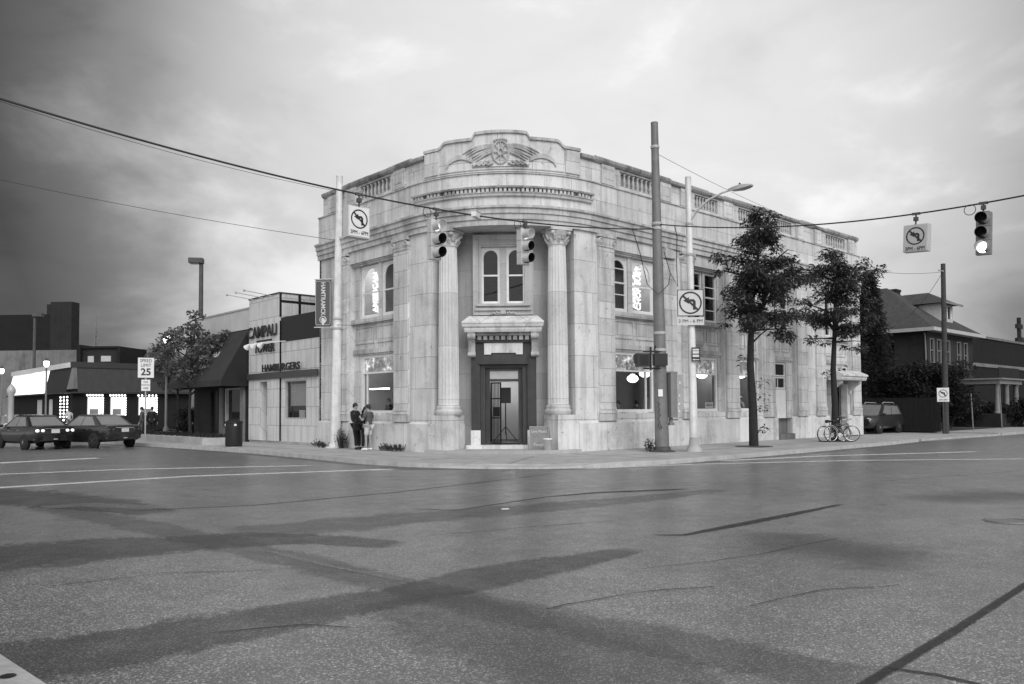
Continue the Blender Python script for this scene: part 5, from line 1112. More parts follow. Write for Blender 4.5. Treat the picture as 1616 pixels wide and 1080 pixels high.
locust('taller dark leafy street tree with drooping feathery leaves nearer the white street light pole', W(11.14, -2.58), [([(0, 0, -.1), (.0, 0, 1.5), (-.10, 0, 3.2), (-.06, .03, 4.5), (.05, .05, 5.8), (.28, .03, 7.0), (.34, 0, 8.2), (.4, 0, 9.0)], .19, .02), ([(-.06, .03, 4.4), (.35, .1, 5.2), (.75, .15, 6.3), (1.0, .2, 7.4)], .09, .02)], .17,
    limbset(30, 4.3, 8.4, lambda u: 1.7 - .25 * u - .85 * u ** 3) + [(4.9, 3.5, 1.5, .15), (4.7, 5.9, 1.5, .0), (5.2, .2, 1.4, .2), (8.9, 1, .5, .3), (8.8, 4, .5, .3), (5.6, 3.9, 1.9, .1), (6.3, 3.6, 1.7, .3), (5.0, 5.6, 1.7, .1), (6.6, .0, 1.8, .4), (7.2, 3.2, 1.5, .3)], [((.35, -.05, z), (.25, .25, .25)) for z in (.7, 1.5, 2.0, 2.5)] + [((-.45, 0, 3.4), (.2, .2, .25))], 4)
locust('shorter dark leafy street tree with bicycles leaning on its trunk', W(17.41, -2.9), [([(0, 0, -.1), (.0, 0, 1.6), (-.05, 0, 3.2), (.05, 0, 4.6), (.12, 0, 5.8), (.2, 0, 7.0), (.25, 0, 8.2)], .17, .02)], .15,
    limbset(24, 4.5, 7.7, lambda u: 1.65 - .1 * u - .85 * u ** 3) + [(7.2, .3, 2.3, .8), (6.9, -.2, 2.0, .5), (4.5, 3.4, 1.6, -.05), (4.4, .4, 1.8, .1), (5.0, 5.5, 1.5, .1), (8.1, 2, .5, .4)], [((.25, -.05, 3.2), (.25, .25, .2)), ((-.3, 0, 3.0), (.18, .18, .25))], 9)
for i, (x, y) in enumerate(((11.14, -2.58), (17.41, -2.9))):
    m = MB(); m.lathe([(.75, -.02), (.72, .012), (.3, .03)], (0, 0, 0), 18); struct('tree_pit', m, 'soil', loc=W(x, y, 0))
# ------------------------------------------------------------------ bicycles
def bike(label, loc, rz, tilt, steer, group):
    t = thing('bicycle', label, 'bicycle', loc, rz, group); t.rotation_euler = (tilt, 0, rz)
    wm = MB(); R = .335
    wm.tube([(R * math.cos(a), 0, R * math.sin(a)) for a in [2 * math.pi * i / 32 for i in range(33)]], .02, 6, cap=False); wme = wm.mesh('tyre', 'tyre', True)
    rm = MB(); rm.tube([((R - .025) * math.cos(a), 0, (R - .025) * math.sin(a)) for a in [2 * math.pi * i / 32 for i in range(33)]], .013, 6, cap=False)
    for i in range(14): a = 2 * math.pi * i / 14; rm.tube([(.02 * math.cos(a + .5), .02 * (-1) ** i, .02 * math.sin(a + .5)), ((R - .03) * math.cos(a), 0, (R - .03) * math.sin(a))], .003, 3)
    rm.lathe([(.02, -.04), (.02, .04)], (0, 0, 0), 8, 'y'); rme = rm.mesh('rim', 'chrome', True)
    for x, st in ((-.52, 0), (.52, steer)):
        wo = child('wheel', wme, t, (x, 0, R + .02), (0, 0, st)); child('rim', rme, wo)
    fr = MB(); bb = (-.10, 0, .30); st_ = (-.22, 0, .78); hd = (.36, 0, .80); hl = (.40, 0, .66); ra = (-.52, 0, .355)
    for p, q, r in ((bb, st_, .016), (bb, hl, .018), ((-.20, 0, .70), hd, .016), (hd, hl, .02), (ra, bb, .011), (ra, st_, .010)): fr.tube([p, q], r, 7)
    fr.tube([hl, (.44, .05, .5), (.52, .05, .355)], .011, 6); fr.tube([hl, (.44, -.05, .5), (.52, -.05, .355)], .011, 6); fr.build('frame', 'cloth_grey', t)
    m = MB(); m.tube([(-.42, 0, .90), (-.30, 0, .91), (-.13, 0, .90)], [.075, .07, .025], 8); m.tube([st_, (-.245, 0, .88)], .013, 6); m.build('saddle', 'black', t)
    m = MB(); m.tube([(.30, -.27, 1.0), (.42, -.2, .98), (.37, 0, .95), (.42, .2, .98), (.30, .27, 1.0)], .012, 6); m.tube([(.36, 0, .8), (.37, 0, .95)], .013, 6); m.build('handlebar', 'chrome', t)
    m = MB(); m.lathe([(.10, -.03), (.10, -.04)], (bb[0], 0, bb[2]), 20, 'y'); m.tube([(bb[0], -.05, bb[2]), (bb[0] + .12, -.06, bb[2] - .11)], .01, 5); m.tube([(bb[0], .05, bb[2]), (bb[0] - .12, .06, bb[2] + .11)], .01, 5); m.build('crank', 'rim', t)
    m = MB(); m.tube([(-.52 + .375 * math.cos(a), 0, .355 + .375 * math.sin(a)) for a in [R_(20 + 13 * i) for i in range(13)]], .014, 5); m.build('mudguard', 'metal_grey', t)
    return t
bike('pale wheeled bicycle with white chain disc leaning on the second street tree, nearer the road', W(17.2, -3.3), RZ - R_(28), R_(-5), R_(-28), 'bicycles leaning on the second street tree')
bike('bicycle mostly hidden behind another bicycle at the second street tree', W(17.0, -3.0), RZ - R_(24), R_(4), R_(-12), 'bicycles leaning on the second street tree')
# ------------------------------------------------------------------ cars
def wheel_mesh():
    a = MB(); a.lathe([(.20, -.10), (.30, -.105), (.325, -.08), (.33, 0), (.325, .08), (.30, .105), (.20, .10)], n=26, axis='x'); t = a.mesh('tyre', 'tyre', True)
    b = MB(); b.lathe([(.215, -.09), (.205, -.08), (.205, .08), (.215, .09)], n=26, axis='x')
    for k in range(10):
        q = 2 * math.pi * k / 10; 
        for sg in (-.085, .085): b.tube([(sg, .04 * math.cos(q), .04 * math.sin(q)), (sg, .20 * math.cos(q), .20 * math.sin(q))], .02, 4)
    b.lathe([(.06, -.10), (.06, .10)], n=12, axis='x'); b.lathe([(.20, -.06), (.20, .06)], n=20, axis='x'); return t, b.mesh('rim', 'rim')
TY, RI = wheel_mesh()
def car(label, loc, rz, paint, S=1.0, kind='sedan', cat='car', tail=True, group=None):
    """front towards +y"""
    t = thing('parked_car' if kind != 'suv' else 'parked_suv', label, cat, loc, rz, group); t.scale = (S, S, S)
    if kind == 'suv':
        st = [(-2.2, .42, .85, .78), (-2.15, .32, 1.0, .86), (-1.7, .28, 1.06, .90), (-.6, .26, 1.05, .91), (.6, .26, 1.03, .91), (1.2, .27, 1.02, .90), (1.8, .30, .98, .87), (2.1, .34, .92, .80), (2.22, .42, .80, .70)]
        low = [(-2.12, 1.02), (1.15, 1.0)]; top = [(-1.85, 1.62), (.25, 1.66)]; wy = (-1.33, 1.36); rr = 1.10; hb, ht = .84, .66
    else:
        st = [(-2.32, .46, .78, .70), (-2.27, .36, .96, .80), (-2.0, .30, 1.0, .85), (-1.2, .25, .96, .875), (0, .24, .94, .88), (1.0, .24, .92, .875), (1.7, .27, .84, .85), (2.15, .32, .74, .78), (2.3, .40, .62, .66)]
        low = [(-1.72, .955), (1.15, .90)]; top = [(-.92, 1.40), (.18, 1.43)]; wy = (-1.36, 1.38); rr = 1.0; hb, ht = .80, .60
    b = MB(); ring = []
    def sect(y, zb, zt, w_):
        h = zt - zb; half = [(0, zb), (.8 * w_, zb), (.96 * w_, zb + .10), (w_, zb + .36 * h), (w_ * .995, zb + .62 * h), (.955 * w_, zt - .07), (.88 * w_, zt), (.45 * w_, zt + .022), (0, zt + .03)]
        return [(x, y, z) for x, z in half] + [(-x, y, z) for x, z in half[-2:0:-1]]
    rings = [sect(*s) for s in st]; n = len(rings[0])
    b.add([p for r in rings for p in r], [(i * n + k, i * n + (k + 1) % n, (i + 1) * n + (k + 1) % n, (i + 1) * n + k) for i in range(len(rings) - 1) for k in range(n)] + [tuple(range(n))[::-1], tuple((len(rings) - 1) * n + k for k in range(n))])
    # cabin
    (y0, zb0), (y1, zb1) = low; (v0, zt0), (v1, zt1) = top
    L = [(-hb, y0, zb0), (hb, y0, zb0), (hb, y1, zb1), (-hb, y1, zb1)]; T = [(-ht, v0, zt0), (ht, v0, zt0), (ht, v1, zt1), (-ht, v1, zt1)]
    Rf = [(-ht * .82, v0 + .12, zt0 + .045), (ht * .82, v0 + .12, zt0 + .045), (ht * .82, v1 - .10, zt1 + .04), (-ht * .82, v1 - .10, zt1 + .04)]
    b.add(L + T + Rf, [(i, (i + 1) % 4, 4 + (i + 1) % 4, 4 + i) for i in range(4)] + [(4 + i, 4 + (i + 1) % 4, 8 + (i + 1) % 4, 8 + i) for i in range(4)] + [(8, 9, 10, 11)])
    b.build('body', paint, t, auto=38)
    def pane(q, u0, u1, w0, w1, nm):     # q: bl, br, tr, tl
        bl, br, tr, tl = (Vector(p) for p in q); P = lambda u, w_: (bl.lerp(br, u)).lerp(tl.lerp(tr, u), w_)
        nn = (br - bl).cross(tl - bl).normalized(); c = [P(u0, w0), P(u1, w0), P(u1, w1), P(u0, w1)]; m = MB()
        m.add([p + nn * .006 for p in c] + [p - nn * .004 for p in c], [(0, 1, 2, 3), (7, 6, 5, 4)] + [(i, 4 + i, 4 + (i + 1) % 4, (i + 1) % 4) for i in range(4)]); m.build(nm, 'car_window', t)
    L, T = [Vector(p) for p in L], [Vector(p) for p in T]
    pane((L[0], L[1], T[1], T[0]), .09, .91, .12, .92, 'rear_window'); pane((L[2], L[3], T[3], T[2]), .07, .93, .06, .93, 'windscreen')
    for q in ((L[1], L[2], T[2], T[1]), (L[3], L[0], T[0], T[3])):
        f = q[0] == L[1]
        for u0, u1 in ((.10, .48), (.51, .90)): pane(q, u0, u1, .10, .90, 'side_window')
    for sx_ in (-1, 1):
        for wv in wy:
            m = MB(); m.lathe([(.385 * rr, -.03), (.385 * rr, .0)], (sx_ * (.865 if kind != 'suv' else .90) - (.0 if sx_ > 0 else -.03), wv, .325 * rr), 26, 'x'); m.build('wheel_arch', 'plastic', t)
            wo = child('wheel', TY, t, (sx_ * (.80 if kind != 'suv' else .82), wv, .33 * rr), (0, 0, 0), rr); child('rim', RI, wo)
        m = MB(); m.ball((sx_ * (hb + .14), y1 - .25, zb1 + .09), (.10, .06, .07), 8); m.build('wing_mirror', paint, t)
        m = MB()
        for yy in (-.75, .25): m.box(*sorted((sx_ * .862, sx_ * .892)), yy - .1, yy + .1, .80, .83)
        m.build('door_handle', 'chrome', t)
    yb = st[0][0]
    if tail:
        for sx_ in (-1, 1):
            m = MB(); m.ball((sx_ * .68, yb + .035, .80), (.085, .06, .07), 10); m.ball((sx_ * .48, yb + .025, .80), (.085, .05, .065), 10); tl = m.build('tail_light', 'tail_lit' if paint == 'car_black' else 'lens_off', t, True)
    if tail:
        m = MB(); m.box(-.42, .42, yb - .012, yb + .05, .875, .90); m.build('boot_trim', 'chrome', t)
        m = MB(); m.strip(lambda a, o, z: (a, yb + o + .16 * (a / .8) ** 2, z), [(-.78, .44, .475), (0, .43, .465), (.78, .44, .475)], -.068, -.058); m.build('bumper_strip', 'metal_grey', t)
    m = MB(); m.box(-.16, .16, yb - .035, yb - .005, .70, .86); m.build('number_plate', 'sign_grey', t)
    m = MB(); m.strip(lambda a, o, z: (a, yb + o + .16 * (a / .8) ** 2, z), [(-.8, .40, .60), (-.4, .38, .62), (0, .38, .62), (.4, .38, .62), (.8, .40, .60)], -.06, .2); m.build('rear_bumper', paint, t, auto=40)
    yf = st[-1][0]
    for sx_ in (-1, 1): m = MB(); m.ball((sx_ * .58, yf - .13, .72 if kind != 'suv' else .82), (.17, .10, .085), 10); m.build('headlight', 'sign_white', t, True)
    m = MB(); m.strip(lambda a, o, z: (a, yf + o - .12 * (a / .7) ** 2, z), [(-.4, .5, .64), (0, .48, .66), (.4, .5, .64)], -.1, .02); m.build('grille', 'plastic', t)
    if kind == 'suv':
        for sx_ in (-1, 1): m = MB(); m.tube([(sx_ * .52, -1.6, 1.70), (sx_ * .52, -1.5, 1.76), (sx_ * .52, -.1, 1.78), (sx_ * .52, .05, 1.70)], .022, 6); m.build('roof_rail', 'metal_grey', t)
    return t
def azrz(a): return R_(-a)       # heading clockwise from +Y
pm('car_window', .2, .06, .1, 3, spec=.8)
cg = 'cars stopped on the left street'
def at_px(x, y, z=ROAD): p = px(x, y, z); return Vector((p[0], p[1], z))
def back(p, az, d): return p + Vector((math.sin(R_(az)), math.cos(R_(az)), 0)) * d
car('black sedan with lit tail lights, nearest car at the far left', back(at_px(71, 709), -51, 1.36), azrz(-51), 'car_black', 1.06, group=cg)
car('dark grey sedan seen from behind, just right of the black sedan', back(at_px(175, 706.5), -58, 1.36), azrz(-58), 'car_dark', 1.06, group=cg)
car('pale car partly cut off by the left edge behind the black sedan', at_px(14, 690), azrz(-44), 'car_silver', 1.0, group=cg)
car('pale car parked farther off behind the black sedan by the lamp post', at_px(16, 683), azrz(-40), 'car_silver', 1.0, group=cg)
car('dark sport utility car parked at the far right corner of the bank', W(30.4, .9, 0), RZ + R_(90), 'car_suv', 1.0, 'suv')
# ------------------------------------------------------------------ burger stand beside the bank
bs = thing('burger_stand', 'white tiled burger stand with dark lettering, built against the left end of the bank', 'building', (KX, KY, 0), RZ)
T0, TM, T9 = 11.66, 15.25, 18.5
m = MB(); wallgrid(m, ML, TM, T9, .12, 7.0, .02, [(16.5, 17.3, .12, 2.92)], .5); 
wallgrid(m, lambda a, o, z: (a - .02, TM - o, z), -.0, 3.2, 5.72, 7.0, 0, [], 0); wallgrid(m, ML, T0, TM, .12, 4.72, -.06, [(12.85, 14.85, 1.15, 2.92)], .14)
m.build('tile_wall', 'tile', bs)
m = MB(); m.box(.02, 4.0, T0, T9, 0, .119); m.build('base', 'concrete', bs)
m = MB(); m.box(.1, 4, T0 + .02, TM - .01, 5.60, 5.7); m.box(.06, 4, TM + .04, T9, 6.85, 6.95); m.box(3.9, 4, T0, T9, .12, 5.6); m.box(.2, 4, T9 - .1, T9 - .01, .12, 6.84); m.build('roof', 'black', bs)
m = MB(); m.mbox(ML, T0, T9 + .05, .021, .10, 3.03, 3.33); m.build('fascia_band', 'tile_band', bs)
m = MB(); m.mbox(ML, T0, TM - .01, -.3, -.03, 4.725, 5.86); m.build('dark_sign_panel', 'sign_black', bs)
m = MB()
for (a0, a1, z0_, z1_) in ((-.02, .09, 5.9, 7.0), (.95, 1.08, 5.85, 7.0), (2.15, 2.3, 5.8, 7.0)): m.box(a0 - .02, a1 - .02, TM - .012, TM - .004, z0_, z1_)
m.box(.07, 2.13, TM - .013, TM - .006, 6.58, 6.70); m.build('tar_strips', 'sign_black', bs)
m = MB(); m.mbox(ML, TM - .02, T9 + .03, -.1, .06, 7.001, 7.06); m.box(-.04, 3.2, TM - .03, TM + .03, 7.001, 7.06); m.build('tower_coping', 'pole_dark', bs)
m = MB(); m.mbox(ML, 16.52, 17.28, -.52, -.46, .12, 2.9); m.build('door', 'inside_dark', bs)
f = MB(); 
for q in (12.85, 14.80): f.mbox(ML, q, q + .05, -.2, -.07, 1.15, 2.92)
f.mbox(ML, 12.9, 14.8, -.2, -.07, 1.15, 1.22); f.mbox(ML, 12.9, 14.8, -.2, -.07, 2.86, 2.92); fo = f.build('window', 'metal_grey', bs)
m = MB(); m.mbox(ML, 12.88, 14.82, -.17, -.16, 1.2, 2.88); m.build('pane', 'glass', fo)
m = MB(); m.mbox(ML, 13.1, 14.7, -.30, -.28, 1.75, 2.75); p_ = m.build('window_poster', 'inside_wall', bs)
m = MB(); m.mbox(ML, 13.3, 13.8, -.26, -.22, 1.2, 1.55); m.build('menu_card', 'paper', bs)
m = MB(); m.box(.6, .65, T0 + .1, TM, .15, 4.6); m.build('inner_wall', 'inside_dark', bs)
def ltext(parent, s, size, T, z, o, mat='lettering', sx=1, ext=.02): 
    c = child('lettering', text_mesh(s, size, ext, mat, 1.0, .012), parent, ML(T, o, z), (R_(90), 0, R_(-90))); c.scale = (sx, 1, 1)
ltext(bs, 'CAMPAU', .78, 16.95, 5.30, .09, sx=1.0); ltext(bs, 'TOWER', .62, 16.7, 4.52, .09, sx=.95); ltext(bs, 'HAMBURGERS', .46, 14.95, 3.53, .14, sx=1.28)
m = MB(); m.mbox(ML, 16.0, 17.6, .021, .06, 4.86, 4.93); m.build('sign_underline', 'lettering', bs)
for i, a in enumerate((16.9, 16.2, 15.5)):
    m = MB(); m.tube([ML(a - .9, .04, 4.72), ML(a - .2, .55, 4.70), ML(a, .75, 4.66)], .02, 6); m.tube([ML(a, .75, 4.66), ML(a + .18, .80, 4.52)], [.05, .15], 10); m.build('spot_lamp', 'sign_white', bs)
for a in (16.0, 16.9, 17.9):
    m = MB(); m.tube([ML(a, .0, 6.95), ML(a + .25, 1.25, 7.12)], .018, 6); m.ball(ML(a + .25, 1.3, 7.12), .06, 8); m.build('roof_lamp_arm', 'metal_grey', bs)
# storefront with the sloping awning
aw = thing('awning_shop', 'shop front under a large dark sloping awning, left of the burger stand', 'building', (KX, KY, 0), RZ); Y0, Y1 = 18.56, 25.6
m = MB(); wallgrid(m, ML, Y0, Y1, .0, 6.0, -.05, [(19.5, 21.4, .7, 2.7), (22.4, 23.3, .1, 2.6)], .2); m.add([ML(Y1, -.05, 0), ML(Y1, -6, 0), ML(Y1, -6, 6), ML(Y1, -.05, 6)], [(0, 1, 2, 3)]); m.build('wall', 'brick_dark', aw)
m = MB(); m.mbox(ML, Y0, Y1, -.3, -.04, 5.6, 6.6); m.build('parapet', 'inside_wall', aw)
m = MB(); m.mbox(ML, Y0, Y1, -.34, -.0, 6.601, 6.68); m.build('coping', 'metal_grey', aw)
m = MB(); m.box(.3, 6, Y0 + .02, Y1, 5.5, 5.58); m.build('roof', 'black', aw)
def awbox(a, o, z): return ML(a, o, z)
m = MB(); m.add([ML(Y0 + .1, -.03, 5.55), ML(Y1, -.03, 5.55), ML(Y1, 1.35, 3.05), ML(Y0 + .1, 1.35, 3.05), ML(Y0 + .1, 1.35, 2.75), ML(Y1, 1.35, 2.75)], [(0, 1, 2, 3), (3, 2, 5, 4)]); m.build('awning_cloth', 'awning_front', aw)
for q in (Y0 + .1, Y1): m = MB(); m.prism(lambda a, o, z: ML(q + o, a, z), [(-.03, 5.54), (1.345, 3.05), (1.345, 2.75), (-.03, 2.75)], -.01, .0); m.build('awning_side', 'awning', aw)
for i, (s, sz) in enumerate((('Restaurant', .46), ('Banquet Hall', .46), ('& Bar', .42))):
    c = child('lettering', text_mesh(s, sz, .004, 'letter_pale', 1.05), aw, ML(21.9, .33 + .3 * i, 4.95 - .545 * i), (R_(61), 0, R_(-90)))
m = MB()
for q in (19.5, 21.32): m.mbox(ML, q, q + .08, -.25, -.02, .7, 2.7)
m.mbox(ML, 19.58, 21.32, -.25, -.02, 2.62, 2.7); fo = m.build('window', 'metal_grey', aw); m = MB(); m.mbox(ML, 19.54, 21.36, -.2, -.19, .72, 2.66); m.build('pane', 'glass_dark', fo)
m = MB(); m.mbox(ML, 19.5, 21.4, -1.2, -1.15, .7, 2.7); m.build('shop_interior', 'inside_wall', aw)
m = MB(); m.mbox(ML, 19.45, 21.5, -.04, .05, .0, .68); m.build('stall_riser', 'render_grey', aw)
for q in (19.0, 21.6): m = MB(); m.mbox(ML, q, q + .32, -.04, .08, 0, 2.74); m.build('pillar', 'render_grey', aw)
m = MB(); m.mbox(ML, 22.4, 23.3, -.25, -.2, .1, 2.6); m.build('door', 'black', aw)
# litter bin
t = thing('litter_bin', 'round dark litter bin standing at the kerb before the burger stand', 'litter bin', W(-2.86, 13.71, 0))
m = MB(); m.lathe([(.30, .02), (.34, .06), (.35, .1), (.35, 1.0), (.37, 1.02), (.37, 1.08), (.33, 1.10), (.2, 1.16), (.17, 1.10)], n=26, mod=lambda a, z: 1 - .02 * (math.sin(a * 13) > .6) if .1 < z < 1 else 1); m.build('bin_body', 'black', t, auto=40)
m = MB(); m.lathe([(.31, .0), (.31, .04)], n=20); m.build('bin_foot', 'metal_grey', t)
for a in (3.6, 5.2): m = MB(); m.box(-.05, .05, -.01, .01, -.04, .04); o = m.build('reflective_label', 'sign_white', t); o.location = (.358 * math.cos(a), .358 * math.sin(a), .95); o.rotation_euler = (0, 0, a + R_(90))
# planter, small trees, hedge
m = slab([(-2.9, 17.0), (-1.6, 16.6), (-.9, 17.2), (-.9, 28.6), (-2.9, 28.4)], 0, .30); t = m.build('planter_bed', 'concrete', loc=(KX, KY, 0), rz=RZ); tag(t, 'low concrete planter bed along the pavement left of the litter bin', 'planter')
m = MB(); leafcloud(m, [((-1.9, 17.5 + .55 * i, .36), (.6, .4, .14)) for i in range(20)], 260, .10); o = m.build('ground_cover', 'leaf_shrub', loc=(KX, KY, 0), rz=RZ, recalc=False); o['kind'] = 'stuff'; o['label'] = 'low ground cover plants in the planter bed'
random.seed(5)
ct1 = spread((0, 0), 20, 3.1, 5.9, lambda u: 1.7 * math.sin(.5 + u * 2.2), lambda q: .42 + .25 * q) + [((0, 0, 6.3), .5), ((-1.6, 0, 4.6), .5), ((-1.3, 0, 5.3), .45)]
tree('small_tree', 'small round leafy tree left of the lamp post with the dark banner glow', W(.6, 29.6), [(0, 0, .2), (.05, 0, 1.5), (0, 0, 3), (.05, 0, 4.2), (0, 0, 5.6)], .09, ct1, 'leaf_small', 'bark', 75, .19, False, .4, 'small trees in the planter on the left pavement')
ct2 = spread((0, 0), 20, 3.0, 6.0, lambda u: 1.55 * math.sin(.5 + u * 2.2), lambda q: .42 + .22 * q) + [((.2, 0, 6.5), .5), ((2.2, -.5, 4.9), .5), ((2.3, -.7, 4.4), .4), ((2.7, -.6, 5.0), .4), ((1.9, -.4, 5.5), .4), ((2.9, -.8, 4.5), .35), ((1.7, -.4, 4.9), .45), ((1.4, -.3, 4.2), .35)]
tree('small_tree', 'small leafy tree in front of the sloping awning, nearer the burger stand', W(-1.3, 22.6), [(0, 0, .2), (-.05, 0, 1.5), (0, 0, 2.8), (.05, 0, 4.2), (0, 0, 5.6)], .09, ct2, 'leaf_small', 'bark', 75, .19, False, .4, 'small trees in the planter on the left pavement')
def shrub(name, label, loc, clumps, leaf, dens_, size, cat='shrub', group=None, stem=True):
    t = thing(name, label, cat, loc, 0, group); m = MB()
    for (c, r) in clumps: m.tube([(c[0] * .5, c[1] * .5, -.05), (c[0] * .8, c[1] * .8, c[2] * .6), c], [.03, .02, .008], 5)
    m.build('stem', 'bark', t); k = MB(); leafcloud(k, clumps, dens_, size); k.build('foliage', leaf, t, recalc=False); return t
shrub('dark_shrub', 'dense dark bush behind the planter between the two small trees', W(1.6, 27.3), [((x, y, z), .62) for x in (-.8, 0, .8, 1.5) for y in (-1.6, -.8, 0, .8, 1.6) for z in (.5, 1.3)], 'leaf_dark', 110, .16)
# street lamp with banner, lot lamps, sign pole
def globe_lamp(label, loc, h, banner=False, s=1.0):
    t = thing('street_lamp', label, 'street lamp', loc, RZ, 'globe lamps along the left street')
    m = MB(); m.lathe([(.16, 0), (.16, .5), (.10, .6), (.075, .7), (.06, h - .35), (.09, h - .3)], n=12); m.build('lamp_post', 'pole_grey', t, auto=40)
    m = MB(); m.lathe([(.10, h - .28), (.19, h - .12), (.20, h + .08), (.12, h + .24), (.02, h + .30)], n=14); m.build('lamp_globe', 'lamp_glow', t, True)
    m = MB(); m.lathe([(.22, h + .16), (.24, h + .18), (.10, h + .32), (.02, h + .45)], n=14); m.build('lamp_cap', 'pole_dark', t, auto=40)
    if banner:
        m = MB(); m.box(-.95, -.1, -.012, .012, 3.3, 5.0); b = m.build('banner', 'banner_dark', t)
        m = MB(); m.tube([(-.52 + .17 * math.cos(a), -.016, 4.45 + .17 * math.sin(a)) for a in [.5 * i for i in range(12)]], .035, 5); m.build('emblem', 'letter_pale', b)
        for z in (5.02, 3.28): m = MB(); m.tube([(-1.0, 0, z), (0, 0, z)], .02, 6); m.build('banner_arm', 'pole_dark', t)
    return t
L0 = globe_lamp('lit globe street lamp with a dark banner among the small trees', W(0, 29.8), 5.9, True)
L0.rotation_euler = (0, 0, R_(25))
globe_lamp('lit globe street lamp standing before the corner of the bulb lit diner', at_px(73, 684, 0) * Vector((1, 1, 0)) if False else Vector((-36.0, 62.0, 0)), 5.3)
globe_lamp('lit globe street lamp at the extreme left edge', Vector((-46.2, 72.6, 0)), 5.3)
m = MB()
t = thing('bollard_post', 'short stout grey post with a domed top at the far left edge', 'post', Vector((-31.2, 50.0, 0))); m.lathe([(.17, 0), (.16, 2.6), (.24, 2.75), (.25, 2.95), (.14, 3.15), (.03, 3.3)], n=14); m.build('post', 'metal_grey', t, auto=40)
def lot_lamp(label, loc, h, rz):
    t = thing('lot_lamp', label, 'street lamp', loc, rz, 'shoebox parking lot lamps'); m = MB(); m.tube([(0, 0, 0), (0, 0, h)], [.16, .13], 10); m.build('lamp_post', 'pole_dark', t)
    m = MB(); m.box(-.75, .12, -.3, .3, h - .3, h + .02); m.build('lamp_head', 'pole_dark', t); m = MB(); m.box(-.70, -.1, -.24, .24, h - .34, h - .301); m.build('lamp_lens', 'lens_off', t); return t
lot_lamp('tall dark parking lot lamp rising behind the small trees', Vector((-20.2, 52.0, 0)), 11.45, R_(8)); lot_lamp('dark parking lot lamp in front of the far brick building', Vector((-45.9, 77.0, 0)), 11.0, R_(185))
t = thing('speed_limit_sign', 'SPEED LIMIT 25 sign on a thin post left of the planter', 'road sign', at_px(229, 696, 0) * Vector((.94, .94, 0)), R_(28))
m = MB(); m.tube([(0, 0, 0), (0, 0, 4.15)], .035, 8); m.build('post', 'metal_grey', t)
m = MB(); m.box(-.36, .36, -.05, -.04, 3.2, 4.18); m.build('sign_plate', 'sign_white', t)
text(t, 'SPEED', .23, (0, -.054, 4.03), sx=.88); text(t, 'LIMIT', .23, (0, -.054, 3.80), sx=.88); text(t, '25', .47, (0, -.054, 3.47), bold=.012)
m = MB(); m.box(-.20, .20, -.05, -.04, 2.55, 3.10); m.build('parking_plate', 'sign_white', t); text(t, 'NO', .13, (0, -.054, 2.98)); text(t, 'PARKING', .09, (0, -.054, 2.84)); text(t, 'HERE', .1, (0, -.054, 2.68))
# ------------------------------------------------------------------ bulb lit diner and what stands behind it
dn = thing('diner', 'low dark diner with mansard roof and windows ringed by glowing bulbs', 'building', W(0, 50.0, 0), RZ)
DX, DY = 9.0, 21.0
def MF(a, o, z): return (a, -o, z)        # wall facing the parking lot
def MS(a, o, z): return (-o, a, z)        # wall facing the street
wins = [(1.05, 2.15), (2.75, 3.85), (4.9, 6.3)]
m = MB(); wallgrid(m, MF, 0, DX, 0, 3.2, 0, [(a, b, 1.2, 2.75) for a, b in wins], .15); wallgrid(m, MS, 0, DY, 0, 3.2, 0, [(6.0, 7.4, .8, 2.6), (9.5, 11.5, .8, 2.6)], .15); m.box(DX, DX + .1, 0, 8, 0, 3.2); m.build('wall', 'brick_black', dn)
m = MB(); m.box(.2, DX, .25, DY, 3.25, 3.35); m.build('roof', 'black', dn)
def mans(a, z, o0=.55, o1=.05): return a
m = MB(); z0_, z1_ = 3.1, 5.0
def mq(m, p0, p1, nx, ny, ins0=0, ins1=0):
    (x0, y0), (x1, y1) = p0, p1
    m.add([(x0 + nx[0] * .5, y0 + nx[1] * .5, z0_), (x1 + nx[0] * .5, y1 + nx[1] * .5, z0_), (x1 + nx[0] * .1, y1 + nx[1] * .1, z1_), (x0 + nx[0] * .1, y0 + nx[1] * .1, z1_)], [(0, 1, 2, 3)])
mq(m, (.25, 0), (DX, 0), (0, -1), 0); m.build('mansard_panel', 'mansard', dn)
m = MB(); mq(m, (0, -.2), (0, 6.5), (-1, 0), 0); m.build('mansard_panel', 'mansard_dark', dn)
m = MB(); mq(m, (0, 6.52), (0, 12.4), (-1, 0), 0); m.build('lit_sign_panel', 'panel_lit', dn)
m = MB(); mq(m, (0, 12.42), (0, 20.5), (-1, 0), 0); m.build('lit_sign_panel', 'panel_soft', dn)
m = MB(); m.box(-.15, DX, -.18, .1, 5.001, 5.45); m.build('roof_fascia', 'fascia', dn)
m = MB(); m.box(-.25, .1, .101, 20.6, 5.001, 5.4); m.build('roof_fascia', 'inside_white', dn)
m = MB(); m.box(-.55, DX, -.56, -.02, 2.98, 3.09); m.box(-.56, -.02, -.02, DY, 2.98, 3.09); m.build('canopy_soffit', 'fascia', dn)
bm_ = MB(); bm_.ball((0, 0, 0), .075, 6); bme_ = bm_.mesh('bulb', 'bulb', True)
